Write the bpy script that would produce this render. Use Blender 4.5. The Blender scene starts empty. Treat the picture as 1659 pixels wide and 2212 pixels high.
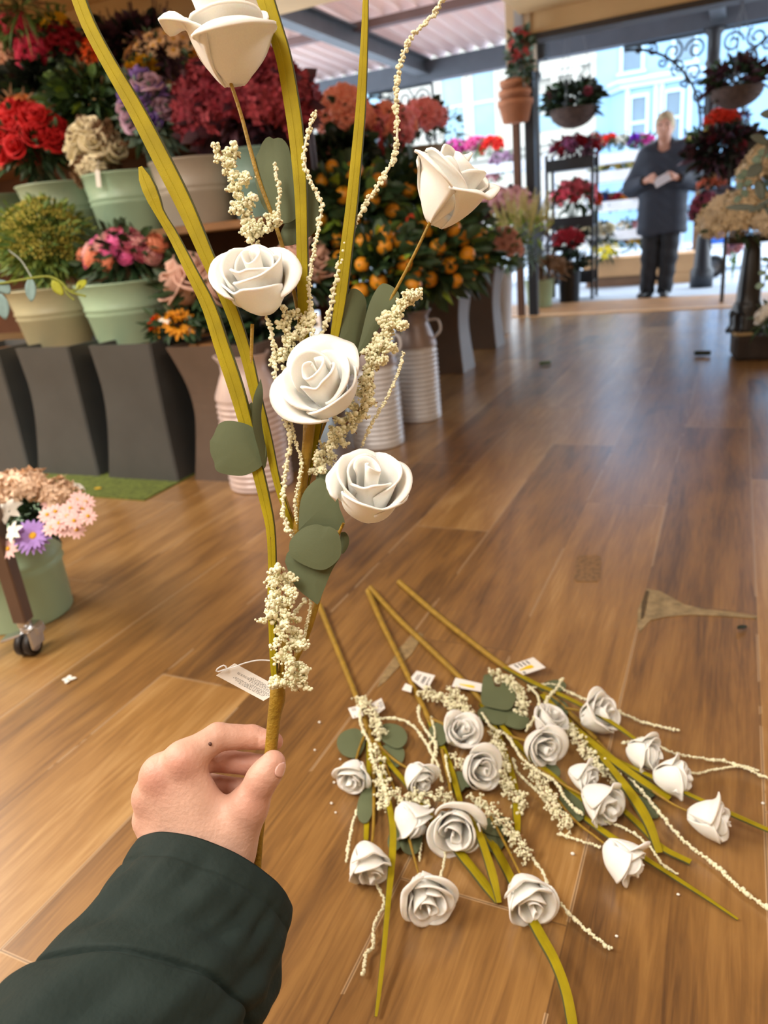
import bpy, math, random
import numpy as np
from mathutils import Vector, Matrix
rnd = random.Random(7)
S = bpy.context.scene
COL = S.collection
PI = math.pi
rad = math.radians

# ---------------------------------------------------------------- camera
FPX, CX, CY = 1600.0, 829.5, 1106.0
PITCH, YAW, ROLL, EYE = rad(20.75), rad(26.0), 0.1017, 0.9
A_F = np.array([-math.sin(YAW)*math.cos(PITCH), math.cos(YAW)*math.cos(PITCH), -math.sin(PITCH)])
_rn = np.array([math.cos(YAW), math.sin(YAW), 0.0]); _un = np.cross(_rn, A_F)
A_R = _rn*math.cos(ROLL) - _un*math.sin(ROLL)
A_U = _un*math.cos(ROLL) + _rn*math.sin(ROLL)
EYEP = np.array([0, 0, EYE])
cam_d = bpy.data.cameras.new('camera'); cam = bpy.data.objects.new('camera', cam_d); COL.objects.link(cam)
m = Matrix.Identity(4)
for i in range(3):
    m[i][0] = A_R[i]; m[i][1] = A_U[i]; m[i][2] = -A_F[i]; m[i][3] = EYEP[i]
cam.matrix_world = m
cam_d.sensor_fit = 'VERTICAL'; cam_d.sensor_height = 36; cam_d.lens = FPX/2212*36
cam_d.clip_start = 0.02; cam_d.clip_end = 200
cam_d.dof.use_dof = True; cam_d.dof.focus_distance = 0.68; cam_d.dof.aperture_fstop = 6.0
S.camera = cam

# ---------------------------------------------------------------- world, exposure
w = bpy.data.worlds.new('overcast_sky'); S.world = w; w.use_nodes = True
nt = w.node_tree; bg = nt.nodes['Background']
bg.inputs[0].default_value = (0.80, 0.90, 1.0, 1); bg.inputs[1].default_value = 7.5
S.view_settings.view_transform = 'Standard'; S.view_settings.look = 'None'
S.view_settings.gamma = 1; S.view_settings.use_curve_mapping = False
S.view_settings.exposure = -0.14

# ---------------------------------------------------------------- geometry helpers
def ray(x, y): return A_F*FPX + A_R*(x-CX) - A_U*(y-CY)
def at_d(x, y, D): return EYEP + ray(x, y)/FPX*D           # point at a depth in front of the eye
def on_z(x, y, z=0.0):
    d = ray(x, y); return EYEP + d*((z-EYE)/d[2])
def on_y(x, y, Y):
    d = ray(x, y); return EYEP + d*(Y/d[1])

def lin(h):
    if isinstance(h, str):
        h = h.lstrip('#'); c = [int(h[i:i+2], 16)/255 for i in (0, 2, 4)]
    else: c = h
    return tuple((v/12.92 if v <= .04045 else ((v+.055)/1.055)**2.4) for v in c)

class MB:
    def __init__(s): s.v = []; s.f = []; s.n = 0; s.m = []; s.cm = 0
    def add(s, v, f):
        v = np.asarray(v, float).reshape(-1, 3)
        if isinstance(f, np.ndarray): f = [f]
        else:
            d = {}
            for q in f: d.setdefault(len(q), []).append(q)
            f = [np.array(a) for a in d.values()]
        for a in f:
            if a.size: s.f.append(a.astype(np.int64)+s.n); s.m.append(np.full(len(a), s.cm))
        s.v.append(v); s.n += len(v); return s
    def merge(s, o, M=None):
        V = np.concatenate(o.v)
        if M is not None: V = V @ np.array(M.to_3x3()).T + np.array(M.translation)
        for a, k in zip(o.f, o.m): s.f.append(a+s.n); s.m.append(k)
        s.v.append(V); s.n += len(V); return s
    def mesh(s, name, mat, smooth=True):
        V = np.concatenate(s.v); me = bpy.data.meshes.new(name)
        L = np.concatenate([a.ravel() for a in s.f]); tot = np.concatenate([np.full(len(a), a.shape[1]) for a in s.f])
        st = np.concatenate([[0], np.cumsum(tot)[:-1]])
        me.vertices.add(len(V)); me.vertices.foreach_set('co', V.astype(np.float32).ravel())
        me.loops.add(len(L)); me.loops.foreach_set('vertex_index', L.astype(np.int32))
        me.polygons.add(len(tot)); me.polygons.foreach_set('loop_start', st.astype(np.int32))
        try: me.polygons.foreach_set('loop_total', tot.astype(np.int32))
        except Exception: pass
        me.polygons.foreach_set('use_smooth', np.full(len(tot), smooth))
        me.polygons.foreach_set('material_index', np.concatenate(s.m).astype(np.int32))
        me.update(calc_edges=True); me.validate()
        if isinstance(mat, (list, tuple)):
            for x in mat: me.materials.append(x)
        elif mat: me.materials.append(mat)
        return me
    def build(s, name, mat, parent=None, smooth=True):
        if parent is not None:
            off = np.array(root_loc(parent))
            s.v = [a-off for a in s.v]
        o = bpy.data.objects.new(name, s.mesh(name, mat, smooth)); COL.objects.link(o)
        if parent is not None: o.parent = parent
        return o

ROOTS = {}
def root_loc(p):
    x = Vector((0, 0, 0))
    while p is not None: x += p.location; p = p.parent
    return x
def tag(o, label=None, cat=None, group=None, kind=None):
    if label: o['label'] = label
    if cat: o['category'] = cat
    if group: o['group'] = group
    if kind: o['kind'] = kind
    return o
def thing(name, loc, label, cat, group=None):
    o = bpy.data.objects.new(name, None); COL.objects.link(o); o.location = Vector(loc); o.empty_display_size = .05
    return tag(o, label, cat, group)
def struct(name, mb, mat, smooth=False, parent=None):
    o = mb.build(name, mat, parent, smooth)
    if parent is None: o['kind'] = 'structure'
    return o

def box(mb, c, s, rz=0.0, rx=0.0, ry=0.0, bev=0.0):
    x, y, z = [a/2 for a in s]
    if bev > 0:
        b = min(bev, x*.9, y*.9, z*.9); V = []; 
        for sz in (-1, 1):
            for inset in ((b, 0), (0, b)):
                pass
        # chamfered box: 24 vertices
        idx = {}; V = []
        for ix, sx in enumerate((-1, 1)):
            for iy, sy in enumerate((-1, 1)):
                for iz, sz in enumerate((-1, 1)):
                    for a in range(3):
                        p = [sx*(x-b), sy*(y-b), sz*(z-b)]; p[a] = (sx*x, sy*y, sz*z)[a]
                        idx[(ix, iy, iz, a)] = len(V); V.append(p)
        F = []
        for a in range(3):
            o1, o2 = [k for k in range(3) if k != a]
            for s_ in (0, 1):
                q = []
                for (u, v) in ((0, 0), (1, 0), (1, 1), (0, 1)):
                    k = [0, 0, 0]; k[a] = s_; k[o1] = u; k[o2] = v; q.append(idx[(*k, a)])
                F.append(q)
        for a in range(3):          # edges along axis a
            o1, o2 = [k for k in range(3) if k != a]
            for u in (0, 1):
                for v in (0, 1):
                    k0 = [0, 0, 0]; k0[o1] = u; k0[o2] = v; k1 = list(k0); k1[a] = 1
                    F.append([idx[(*k0, o1)], idx[(*k0, o2)], idx[(*k1, o2)], idx[(*k1, o1)]])
        for ix in (0, 1):
            for iy in (0, 1):
                for iz in (0, 1): F.append([idx[(ix, iy, iz, a)] for a in range(3)])
        V = np.array(V)
    else:
        V = np.array([[sx*x, sy*y, sz*z] for sx in (-1, 1) for sy in (-1, 1) for sz in (-1, 1)])
        F = [[0, 1, 3, 2], [4, 6, 7, 5], [0, 4, 5, 1], [2, 3, 7, 6], [0, 2, 6, 4], [1, 5, 7, 3]]
    R = Matrix.Rotation(rz, 3, 'Z') @ Matrix.Rotation(ry, 3, 'Y') @ Matrix.Rotation(rx, 3, 'X')
    mb.add(V @ np.array(R).T + np.array(c), F); return mb
def span(mb, a, b, bev=0.0):                 # axis-aligned box between two corners
    a = np.array(a, float); b = np.array(b, float)
    return box(mb, (a+b)/2, np.abs(b-a), bev=bev)

def grid(mb, P, cu=False, cv=False):
    P = np.asarray(P, float); mU, nV = P.shape[:2]
    I = np.arange(mU*nV).reshape(mU, nV)
    if cu: I = np.vstack([I, I[:1]])
    if cv: I = np.hstack([I, I[:, :1]])
    Q = np.stack([I[:-1, :-1], I[1:, :-1], I[1:, 1:], I[:-1, 1:]], -1).reshape(-1, 4)
    mb.add(P.reshape(-1, 3), Q); return mb
def sheet(mb, P, t):                         # open grid given a thickness t
    P = np.asarray(P, float)
    du = np.gradient(P, axis=0); dv = np.gradient(P, axis=1)
    n = np.cross(du, dv); n /= np.linalg.norm(n, axis=-1, keepdims=True)+1e-12
    A = P+n*t/2; B = P-n*t/2; mU, nV = P.shape[:2]
    I = np.arange(mU*nV).reshape(mU, nV); J = I+mU*nV
    Q = [np.stack([I[:-1, :-1], I[1:, :-1], I[1:, 1:], I[:-1, 1:]], -1).reshape(-1, 4),
         np.stack([J[:-1, :-1], J[:-1, 1:], J[1:, 1:], J[1:, :-1]], -1).reshape(-1, 4)]
    ring = np.concatenate([I[0, :-1], I[:-1, -1], I[-1, :0:-1], I[:0:-1, 0]])
    r2 = np.roll(ring, -1)
    Q.append(np.stack([ring, r2, r2+mU*nV, ring+mU*nV], -1))
    mb.add(np.concatenate([A.reshape(-1, 3), B.reshape(-1, 3)]), np.concatenate(Q)); return mb
def smooth_path(P, n):                       # Catmull-Rom, any columns
    P = np.asarray(P, float)
    if len(P) < 3:
        t = np.linspace(0, 1, n)[:, None]; return P[0]*(1-t)+P[-1]*t
    d = np.concatenate([[0], np.cumsum(np.linalg.norm(np.diff(P[:, :3], axis=0), axis=1)+1e-9)])
    Q = np.vstack([2*P[0]-P[1], P, 2*P[-1]-P[-2]]); out = []
    for s in np.linspace(0, d[-1], n):
        k = min(max(np.searchsorted(d, s)-1, 0), len(P)-2)
        t = (s-d[k])/(d[k+1]-d[k]); a, b, c, e = Q[k:k+4]
        out.append(.5*(2*b+(c-a)*t+(2*a-5*b+4*c-e)*t*t+(3*b-a-3*c+e)*t**3))
    return np.array(out)
def frames(P):
    T = np.gradient(P, axis=0); T /= np.linalg.norm(T, axis=1, keepdims=True)+1e-12
    up = np.array([0, 0, 1.0]) if abs(T[0][2]) < .9 else np.array([1.0, 0, 0])
    N = np.cross(T[0], up); N /= np.linalg.norm(N); Ns = [N]
    for i in range(1, len(P)):
        N = Ns[-1]-T[i]*np.dot(Ns[-1], T[i]); N /= np.linalg.norm(N)+1e-12; Ns.append(N)
    Ns = np.array(Ns); return T, Ns, np.cross(T, Ns)
def tube(mb, P, r, n=8, caps=True):
    P = np.asarray(P, float); r = np.broadcast_to(np.asarray(r, float), (len(P),))
    T, N, B = frames(P); a = np.linspace(0, 2*PI, n, endpoint=False)
    ring = P[:, None]+r[:, None, None]*(np.cos(a)[None, :, None]*N[:, None]+np.sin(a)[None, :, None]*B[:, None])
    base = mb.n; grid(mb, ring, cv=True)
    if caps:
        k = len(P); mb.add(np.zeros((0, 3)), [[base-mb.n+i for i in range(n)][::-1], [base-mb.n+(k-1)*n+i for i in range(n)]])
    return mb
def rod(mb, a, b, r, n=8): return tube(mb, np.array([a, b], float), r, n)
def lathe(mb, prof, c=(0, 0, 0), n=32, sq=None):
    a = np.linspace(0, 2*PI, n, endpoint=False); prof = np.array(prof, float)
    P = np.stack([prof[:, :1]*np.cos(a), prof[:, :1]*np.sin(a), np.repeat(prof[:, 1:2], n, 1)], -1)+np.array(c)
    return grid(mb, P, cv=True)
def _ico():
    t = (1+5**.5)/2
    v = np.array([[-1, t, 0], [1, t, 0], [-1, -t, 0], [1, -t, 0], [0, -1, t], [0, 1, t], [0, -1, -t], [0, 1, -t], [t, 0, -1], [t, 0, 1], [-t, 0, -1], [-t, 0, 1]], float)
    f = np.array([[0, 11, 5], [0, 5, 1], [0, 1, 7], [0, 7, 10], [0, 10, 11], [1, 5, 9], [5, 11, 4], [11, 10, 2], [10, 7, 6], [7, 1, 8], [3, 9, 4], [3, 4, 2], [3, 2, 6], [3, 6, 8], [3, 8, 9], [4, 9, 5], [2, 4, 11], [6, 2, 10], [8, 6, 7], [9, 8, 1]])
    return v/np.linalg.norm(v[0]), f
ICO0 = _ico()
def _sub(vf):
    v, f = vf; v = list(map(tuple, v)); c = {}; out = []
    def mid(a, b):
        k = (min(a, b), max(a, b))
        if k not in c:
            p = np.array(v[a])+np.array(v[b]); p /= np.linalg.norm(p); c[k] = len(v); v.append(tuple(p))
        return c[k]
    for a, b, d in f:
        x, y, z = mid(a, b), mid(b, d), mid(d, a); out += [[a, x, z], [b, y, x], [d, z, y], [x, y, z]]
    return np.array(v), np.array(out)
ICO1 = _sub(ICO0); ICO2 = _sub(ICO1)
def beads(mb, C, R, ico=None):
    v, f = ico or ICO1; C = np.asarray(C, float); R = np.asarray(R, float)
    V = C[:, None]+R[:, None, None]*v[None]; F = f[None]+(np.arange(len(C))*len(v))[:, None, None]
    mb.add(V.reshape(-1, 3), F.reshape(-1, 3)); return mb
def ball(mb, c, r, s=(1, 1, 1), ico=None):
    v, f = ico or ICO2; mb.add(v*r*np.array(s)+np.array(c), f); return mb

# signed distance modelling: smooth unions of tapered capsules, meshed by surface nets
def cone(p, a, b, r1, r2):
    a = np.asarray(a, float); b = np.asarray(b, float); d = b-a
    t = np.clip(((p-a) @ d)/(d @ d+1e-12), 0, 1)
    return np.linalg.norm(p-a-t[..., None]*d, axis=-1)-(r1+(r2-r1)*t)
def ell(p, c, s, R=None):
    q = p-np.asarray(c, float)
    if R is not None: q = q @ R
    s = np.asarray(s, float); k = np.linalg.norm(q/s, axis=-1); k2 = np.linalg.norm(q/s**2, axis=-1)+1e-9
    return k*(k-1)/k2
def smin(a, b, k):
    h = np.clip(.5+.5*(b-a)/k, 0, 1); return b*(1-h)+a*h-k*h*(1-h)
def ssub(a, b, k): return -smin(-a, b, k)     # a minus b
def nets(f, lo, hi, res):
    lo = np.array(lo, float); hi = np.array(hi, float); n = np.ceil((hi-lo)/res).astype(int)+1
    X = [lo[i]+np.arange(n[i])*res for i in range(3)]
    P = np.stack(np.meshgrid(*X, indexing='ij'), -1); D = np.empty(n)
    for i in range(0, n[0], 16): D[i:i+16] = f(P[i:i+16])
    sg = D < 0; cs = [(i, j, k) for i in (0, 1) for j in (0, 1) for k in (0, 1)]
    sl = lambda A, c: A[c[0]:n[0]-1+c[0], c[1]:n[1]-1+c[1], c[2]:n[2]-1+c[2]]
    cnt = sum(sl(sg, c).astype(int) for c in cs); act = (cnt > 0) & (cnt < 8)
    acc = np.zeros(act.shape+(3,)); num = np.zeros(act.shape)
    for c in cs:
        for ax in range(3):
            if c[ax] == 0:
                e = list(c); e[ax] = 1; d0, d1 = sl(D, c), sl(D, e); mk = (d0 < 0) != (d1 < 0)
                t = np.where(mk, d0/np.where(d0-d1 == 0, 1, d0-d1), 0); v = np.zeros(act.shape+(3,)); v[...] = c; v[..., ax] = t
                acc += v*mk[..., None]; num += mk
    idx = -np.ones(act.shape, int); idx[act] = np.arange(act.sum())
    A = np.argwhere(act); V = lo+(A+acc[act]/num[act][:, None])*res; Q = []
    for ax in range(3):
        b, c = (ax+1) % 3, (ax+2) % 3
        s0 = [slice(None)]*3; s1 = [slice(None)]*3; s0[ax] = slice(0, -1); s1[ax] = slice(1, None)
        ch = sg[tuple(s0)] != sg[tuple(s1)]
        for q in np.argwhere(ch):
            if q[b] == 0 or q[c] == 0 or q[b] >= n[b]-1 or q[c] >= n[c]-1: continue
            o = []
            for (db, dc) in ((-1, -1), (0, -1), (0, 0), (-1, 0)):
                r = q.copy(); r[b] += db; r[c] += dc; o.append(idx[tuple(r)])
            if min(o) < 0: continue
            Q.append(o if sg[tuple(q)] else o[::-1])
    return V, np.array(Q)

# ---------------------------------------------------------------- materials
MATS = {}
def pm(name, col, rough=.6, var=.15, scale=18.0, bump=0.0, metal=0.0, bscale=None, sss=0.0, spec=.5, trans=0.0, alpha=1.0, coat=0.0, detail=3.0):
    if name in MATS: return MATS[name]
    m = bpy.data.materials.new(name); m.use_nodes = True; t = m.node_tree; b = t.nodes['Principled BSDF']
    c = lin(col); b.inputs['Roughness'].default_value = rough; b.inputs['Metallic'].default_value = metal
    b.inputs['Specular IOR Level'].default_value = spec
    tc = t.nodes.new('ShaderNodeTexCoord'); no = t.nodes.new('ShaderNodeTexNoise')
    no.inputs['Scale'].default_value = scale; no.inputs['Detail'].default_value = detail
    t.links.new(tc.outputs['Object'], no.inputs['Vector'])
    r = t.nodes.new('ShaderNodeValToRGB'); r.color_ramp.elements[0].position = .3; r.color_ramp.elements[1].position = .7
    r.color_ramp.elements[0].color = (*[x*(1-var) for x in c], 1); r.color_ramp.elements[1].color = (*[min(1, x*(1+var)) for x in c], 1)
    t.links.new(no.outputs['Fac'], r.inputs['Fac']); t.links.new(r.outputs['Color'], b.inputs['Base Color'])
    if bump:
        n2 = t.nodes.new('ShaderNodeTexNoise'); n2.inputs['Scale'].default_value = bscale or scale*4; n2.inputs['Detail'].default_value = 4
        t.links.new(tc.outputs['Object'], n2.inputs['Vector'])
        bp = t.nodes.new('ShaderNodeBump'); bp.inputs['Strength'].default_value = bump; bp.inputs['Distance'].default_value = .01
        t.links.new(n2.outputs['Fac'], bp.inputs['Height']); t.links.new(bp.outputs['Normal'], b.inputs['Normal'])
    if sss:
        b.inputs['Subsurface Weight'].default_value = sss; b.inputs['Subsurface Radius'].default_value = (.004, .003, .002); b.inputs['Subsurface Scale'].default_value = 1.0
    if trans: b.inputs['Transmission Weight'].default_value = trans
    if alpha < 1: b.inputs['Alpha'].default_value = alpha
    if coat: b.inputs['Coat Weight'].default_value = coat
    MATS[name] = m; return m
def emit(name, col, st):
    if name in MATS: return MATS[name]
    m = bpy.data.materials.new(name); m.use_nodes = True; b = m.node_tree.nodes['Principled BSDF']
    b.inputs['Base Color'].default_value = (*lin(col), 1); b.inputs['Emission Color'].default_value = (*lin(col), 1); b.inputs['Emission Strength'].default_value = st
    MATS[name] = m; return m

# ---------------------------------------------------------------- floor
PW, PL, PX0 = .246, 1.6, -.396
def floor_mat():
    m = bpy.data.materials.new('floor_planks'); m.use_nodes = True; t = m.node_tree; N = t.nodes; L = t.links; b = N['Principled BSDF']
    def M(op, a, c=None, d=None):
        n = N.new('ShaderNodeMath'); n.operation = op
        for i, x in enumerate((a, c, d)):
            if x is None: continue
            if isinstance(x, (int, float)): n.inputs[i].default_value = x
            else: L.new(x, n.inputs[i])
        return n.outputs[0]
    tc = N.new('ShaderNodeTexCoord'); sp = N.new('ShaderNodeSeparateXYZ'); L.new(tc.outputs['Object'], sp.inputs[0])
    X, Y = sp.outputs[0], sp.outputs[1]
    u = M('DIVIDE', M('SUBTRACT', X, PX0), PW); k = M('FLOOR', u); fu = M('FRACT', u)
    off = M('FRACT', M('MULTIPLY_ADD', k, .594, .4625+40))
    v = M('SUBTRACT', M('DIVIDE', Y, PL), off); j = M('FLOOR', v); fv = M('FRACT', v)
    pid = M('MULTIPLY_ADD', j, 17.31, k)
    wn = N.new('ShaderNodeTexWhiteNoise'); wn.noise_dimensions = '1D'; L.new(pid, wn.inputs['W'])
    # grain, stretched along the plank
    cb = N.new('ShaderNodeCombineXYZ'); L.new(M('MULTIPLY', X, 9.0), cb.inputs[0]); L.new(M('MULTIPLY', Y, 1.1), cb.inputs[1]); L.new(M('MULTIPLY', pid, 3.7), cb.inputs[2])
    n1 = N.new('ShaderNodeTexNoise'); n1.inputs['Scale'].default_value = 1.3; n1.inputs['Detail'].default_value = 6; n1.inputs['Roughness'].default_value = .62; n1.inputs['Distortion'].default_value = .7; L.new(cb.outputs[0], n1.inputs['Vector'])
    cb2 = N.new('ShaderNodeCombineXYZ'); L.new(M('MULTIPLY', X, 60.0), cb2.inputs[0]); L.new(M('MULTIPLY', Y, 3.0), cb2.inputs[1]); L.new(pid, cb2.inputs[2])
    n2 = N.new('ShaderNodeTexNoise'); n2.inputs['Scale'].default_value = 1.6; n2.inputs['Detail'].default_value = 5; n2.inputs['Distortion'].default_value = 1.2; L.new(cb2.outputs[0], n2.inputs['Vector'])
    n3 = N.new('ShaderNodeTexNoise'); n3.inputs['Scale'].default_value = 3.2; n3.inputs['Detail'].default_value = 4; L.new(tc.outputs['Object'], n3.inputs['Vector'])
    f = M('ADD', M('MULTIPLY', n1.outputs['Fac'], .75), M('ADD', M('MULTIPLY', n2.outputs['Fac'], .38), M('MULTIPLY', M('SUBTRACT', wn.outputs['Value'], .5), .26)))
    f = M('ADD', f, M('MULTIPLY', M('SUBTRACT', n3.outputs['Fac'], .5), .18))
    r = N.new('ShaderNodeValToRGB'); e = r.color_ramp.elements
    e[0].position = .30; e[0].color = (*lin('#54391f'), 1); e[1].position = .86; e[1].color = (*lin('#b99460'), 1)
    q = e.new(.48); q.color = (*lin('#7f5a2e'), 1); q = e.new(.64); q.color = (*lin('#98703c'), 1)
    L.new(f, r.inputs['Fac'])
    # seams
    eu = M('MULTIPLY', M('SUBTRACT', .5, M('ABSOLUTE', M('SUBTRACT', fu, .5))), PW)
    ev = M('MULTIPLY', M('SUBTRACT', .5, M('ABSOLUTE', M('SUBTRACT', fv, .5))), PL)
    d = M('MINIMUM', eu, ev)
    dark = M('LESS_THAN', d, .0011); pale = M('MULTIPLY', M('LESS_THAN', d, .0026), M('GREATER_THAN', n3.outputs['Fac'], .46))
    mx = N.new('ShaderNodeMix'); mx.data_type = 'RGBA'; L.new(M('MULTIPLY', pale, .55), mx.inputs[0]); L.new(r.outputs['Color'], mx.inputs[6]); mx.inputs[7].default_value = (*lin('#c9ab85'), 1)
    m2 = N.new('ShaderNodeMix'); m2.data_type = 'RGBA'; L.new(M('MULTIPLY', dark, .6), m2.inputs[0]); L.new(mx.outputs[2], m2.inputs[6]); m2.inputs[7].default_value = (*lin('#4a321d'), 1)
    L.new(m2.outputs[2], b.inputs['Base Color'])
    L.new(M('ADD', .30, M('MULTIPLY', n3.outputs['Fac'], .22)), b.inputs['Roughness'])
    bp = N.new('ShaderNodeBump'); bp.inputs['Strength'].default_value = .12; bp.inputs['Distance'].default_value = .004
    L.new(M('SUBTRACT', M('MULTIPLY', n2.outputs['Fac'], .4), M('MULTIPLY', M('LESS_THAN', d, .0016), 1.0)), bp.inputs['Height']); L.new(bp.outputs['Normal'], b.inputs['Normal'])
    b.inputs['Specular IOR Level'].default_value = .6; b.inputs['Coat Weight'].default_value = 1.0; b.inputs['Coat Roughness'].default_value = .26; b.inputs['Coat IOR'].default_value = 1.55
    return m
FL = floor_mat()
mb = MB(); span(mb, (-4.8, -2.6, -.06), (2.4, 7.15, 0)); floor = struct('floor', mb, FL)

def patch(name, pts, mat, z=.0006, t=.0008, label=None):
    P = [on_z(x, y, z) for x, y in pts]; n = len(P); mb = MB()
    A = np.array(P); B = A.copy(); A[:, 2] = z+t; B[:, 2] = z-.0004
    mb.add(np.vstack([A, B]), [list(range(n))[::-1] if False else list(range(n))] + [[i, i+n, (i+1) % n+n, (i+1) % n] for i in range(n)])
    o = mb.build(name, mat, floor, False)
    if label: o['label'] = label
    return o
SCREED = pm('bare_screed', '#8a7858', .8, .3, 40, .3)
patch('bare_gap', [(1397, 1272), (1425, 1277), (1450, 1290), (1478, 1306), (1520, 1316), (1580, 1322), (1636, 1331), (1634, 1336), (1570, 1331), (1490, 1328), (1440, 1332), (1405, 1340), (1382, 1366), (1376, 1352), (1378, 1318), (1390, 1290)], SCREED, label='grey green gap of bare screed in broken plank')
patch('bare_gap', [(1395, 1276), (1402, 1277), (1396, 1310), (1390, 1335), (1384, 1338), (1386, 1305)], pm('gap_edge', '#4f4029', .8, .3, 40), z=.0016)
patch('worn_tape', [(905, 1366), (915, 1372), (890, 1412), (862, 1440), (835, 1470), (815, 1486), (820, 1470), (842, 1436), (862, 1400), (880, 1385)], pm('tape_scrap', '#8b7550', .75, .3, 60, .2), label='torn grey tape scrap')
patch('scuff_mark', [(1252, 1199), (1296, 1201), (1299, 1206), (1296, 1250), (1290, 1256), (1247, 1256), (1240, 1250), (1246, 1203)], pm('scuff', '#7d6143', .6, .35, 90), label='faded grey square scuff')

TRIMW = pm('pale_oak_trim', '#d9b183', .45, .1, 10)
mb = MB(); box(mb, (-1.2, 7.2, -.02), (7.2, .11, .06), bev=.008); struct('trim_1', mb, TRIMW)
mb = MB(); span(mb, (-4.8, 7.255, -.08), (2.4, 8.25, -.004)); struct('floor_threshold', mb, pm('threshold_boards', '#a87b4c', .5, .2, 5))
mb = MB(); span(mb, (-24, 8.25, -.25), (14, 23, -.03)); struct('pavement', mb, pm('pale_paving', '#99a2ae', .7, .12, 2.5, .1))

# ---------------------------------------------------------------- shell
CREAM = pm('cream_board', '#d9b988', .7, .06, 3)
PLAST = pm('cream_plaster', '#cdb28a', .8, .06, 4)
mb = MB(); span(mb, (-4.9, 4.2, 0), (-2.8, 4.3, 2.35)); struct('wall_rear', mb, PLAST)
mb = MB(); span(mb, (-4.9, -2.7, 0), (-4.8, 4.3, 2.6)); struct('wall_left', mb, PLAST)
mb = MB(); span(mb, (2.4, -2.7, 0), (2.5, 7.2, 2.6)); struct('wall_right', mb, PLAST)
mb = MB(); span(mb, (-4.9, -2.7, 0), (2.5, -2.6, 2.6)); struct('wall_back', mb, PLAST)
mb = MB(); span(mb, (-4.9, -2.7, 2.35), (-1.75, 5.25, 2.5)); span(mb, (-1.75, -2.7, 2.45), (2.5, 7.15, 2.6)); struct('ceiling', mb, CREAM)
mb = MB(); span(mb, (-1.66, 7.12, 2.30), (2.5, 7.28, 2.62)); struct('lintel', mb, CREAM)
mb = MB(); span(mb, (-1.66, 7.10, 2.255), (2.5, 7.30, 2.30)); struct('trim_2', mb, pm('dark_timber', '#3a332f', .6))
mb = MB(); span(mb, (-1.88, 7.1, 2.05), (-1.66, 7.3, 2.8), bev=.01); struct('trim_3', mb, pm('post_paint', '#b39a78', .6, .08, 5))
mb = MB(); span(mb, (-1.80, 7.09, 2.05), (-1.73, 7.1, 2.8)); struct('trim_4', mb, pm('post_grey', '#8f8d8a', .6, .08, 5))
mb = MB(); span(mb, (-1.865, 7.16, 0), (-1.80, 7.22, 2.05), bev=.006); struct('trim_5', mb, pm('brown_pole', '#6b4a36', .6, .15, 5))
mb = MB(); span(mb, (-1.755, 7.16, 0), (-1.67, 7.24, 2.05), bev=.01); struct('trim_6', mb, pm('black_pole', '#1d2026', .45, .15, 5))

# canopy roof outside: corrugated sheets, beams, iron posts
def corr(x0, x1, y0, y1, z0, z1, pitch=.17, amp=.052):
    nx = int((x1-x0)/pitch*8)+1; xs = np.linspace(x0, x1, nx)
    zz = amp*np.sin(xs/pitch*2*PI); P = np.zeros((nx, 2, 3)); P[:, 0, 0] = xs; P[:, 1, 0] = xs; P[:, 0, 1] = y0; P[:, 1, 1] = y1; P[:, 0, 2] = z0+zz; P[:, 1, 2] = z1+zz
    mb = MB(); sheet(mb, P, .004); return mb
RM = bpy.data.materials.new('corrugated_plastic'); RM.use_nodes = True
_b = RM.node_tree.nodes['Principled BSDF']; _o = RM.node_tree.nodes['Material Output']
_b.inputs['Base Color'].default_value = (*lin('#d8bcbc'), 1); _b.inputs['Roughness'].default_value = .55
_t = RM.node_tree.nodes.new('ShaderNodeBsdfTranslucent'); _t.inputs[0].default_value = (*lin('#e6d2cc'), 1)
_mx = RM.node_tree.nodes.new('ShaderNodeMixShader'); _mx.inputs[0].default_value = .3
_nz = RM.node_tree.nodes.new('ShaderNodeTexNoise'); _nz.inputs['Scale'].default_value = 1.4
_cr = RM.node_tree.nodes.new('ShaderNodeValToRGB'); _cr.color_ramp.elements[0].color = (*lin('#dcc2c0'), 1); _cr.color_ramp.elements[1].color = (*lin('#f2e8de'), 1)
_tc = RM.node_tree.nodes.new('ShaderNodeTexCoord'); RM.node_tree.links.new(_tc.outputs['Object'], _nz.inputs['Vector'])
RM.node_tree.links.new(_nz.outputs['Fac'], _cr.inputs['Fac']); RM.node_tree.links.new(_cr.outputs['Color'], _b.inputs['Base Color'])
RM.node_tree.links.new(_b.outputs[0], _mx.inputs[1]); RM.node_tree.links.new(_t.outputs[0], _mx.inputs[2]); RM.node_tree.links.new(_mx.outputs[0], _o.inputs['Surface'])
struct('roof_sheet', corr(-9, 4, 5.0, 9.5, 2.88, 2.745), RM, True)
IRON = pm('dark_iron', '#2b3038', .5, .1, 8)
STEEL = pm('grey_steel', '#565a60', .45, .12, 8)
mb = MB(); span(mb, (-9, 9.22, 2.46), (4, 9.38, 2.67)); struct('canopy_beam', mb, pm('beam_paint', '#4d5560', .5, .1, 5))
mb = MB()
for x in (-6.6, -3.42, -.3):
    span(mb, (x-.07, 5.2, 2.52), (x+.07, 9.3, 2.54)); span(mb, (x-.012, 5.2, 2.54), (x+.012, 9.3, 2.68)); span(mb, (x-.07, 5.2, 2.68), (x+.07, 9.3, 2.70))
struct('canopy_rafter', mb, STEEL)
for Y, z in ((5.9, 2.775), (7.42, 2.735)):
    mb = MB(); span(mb, (-9, Y-.05, z-.07), (4, Y+.05, z)); struct('canopy_purlin', mb, pm('purlin_paint', '#6b5452', .6, .1, 5))

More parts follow.
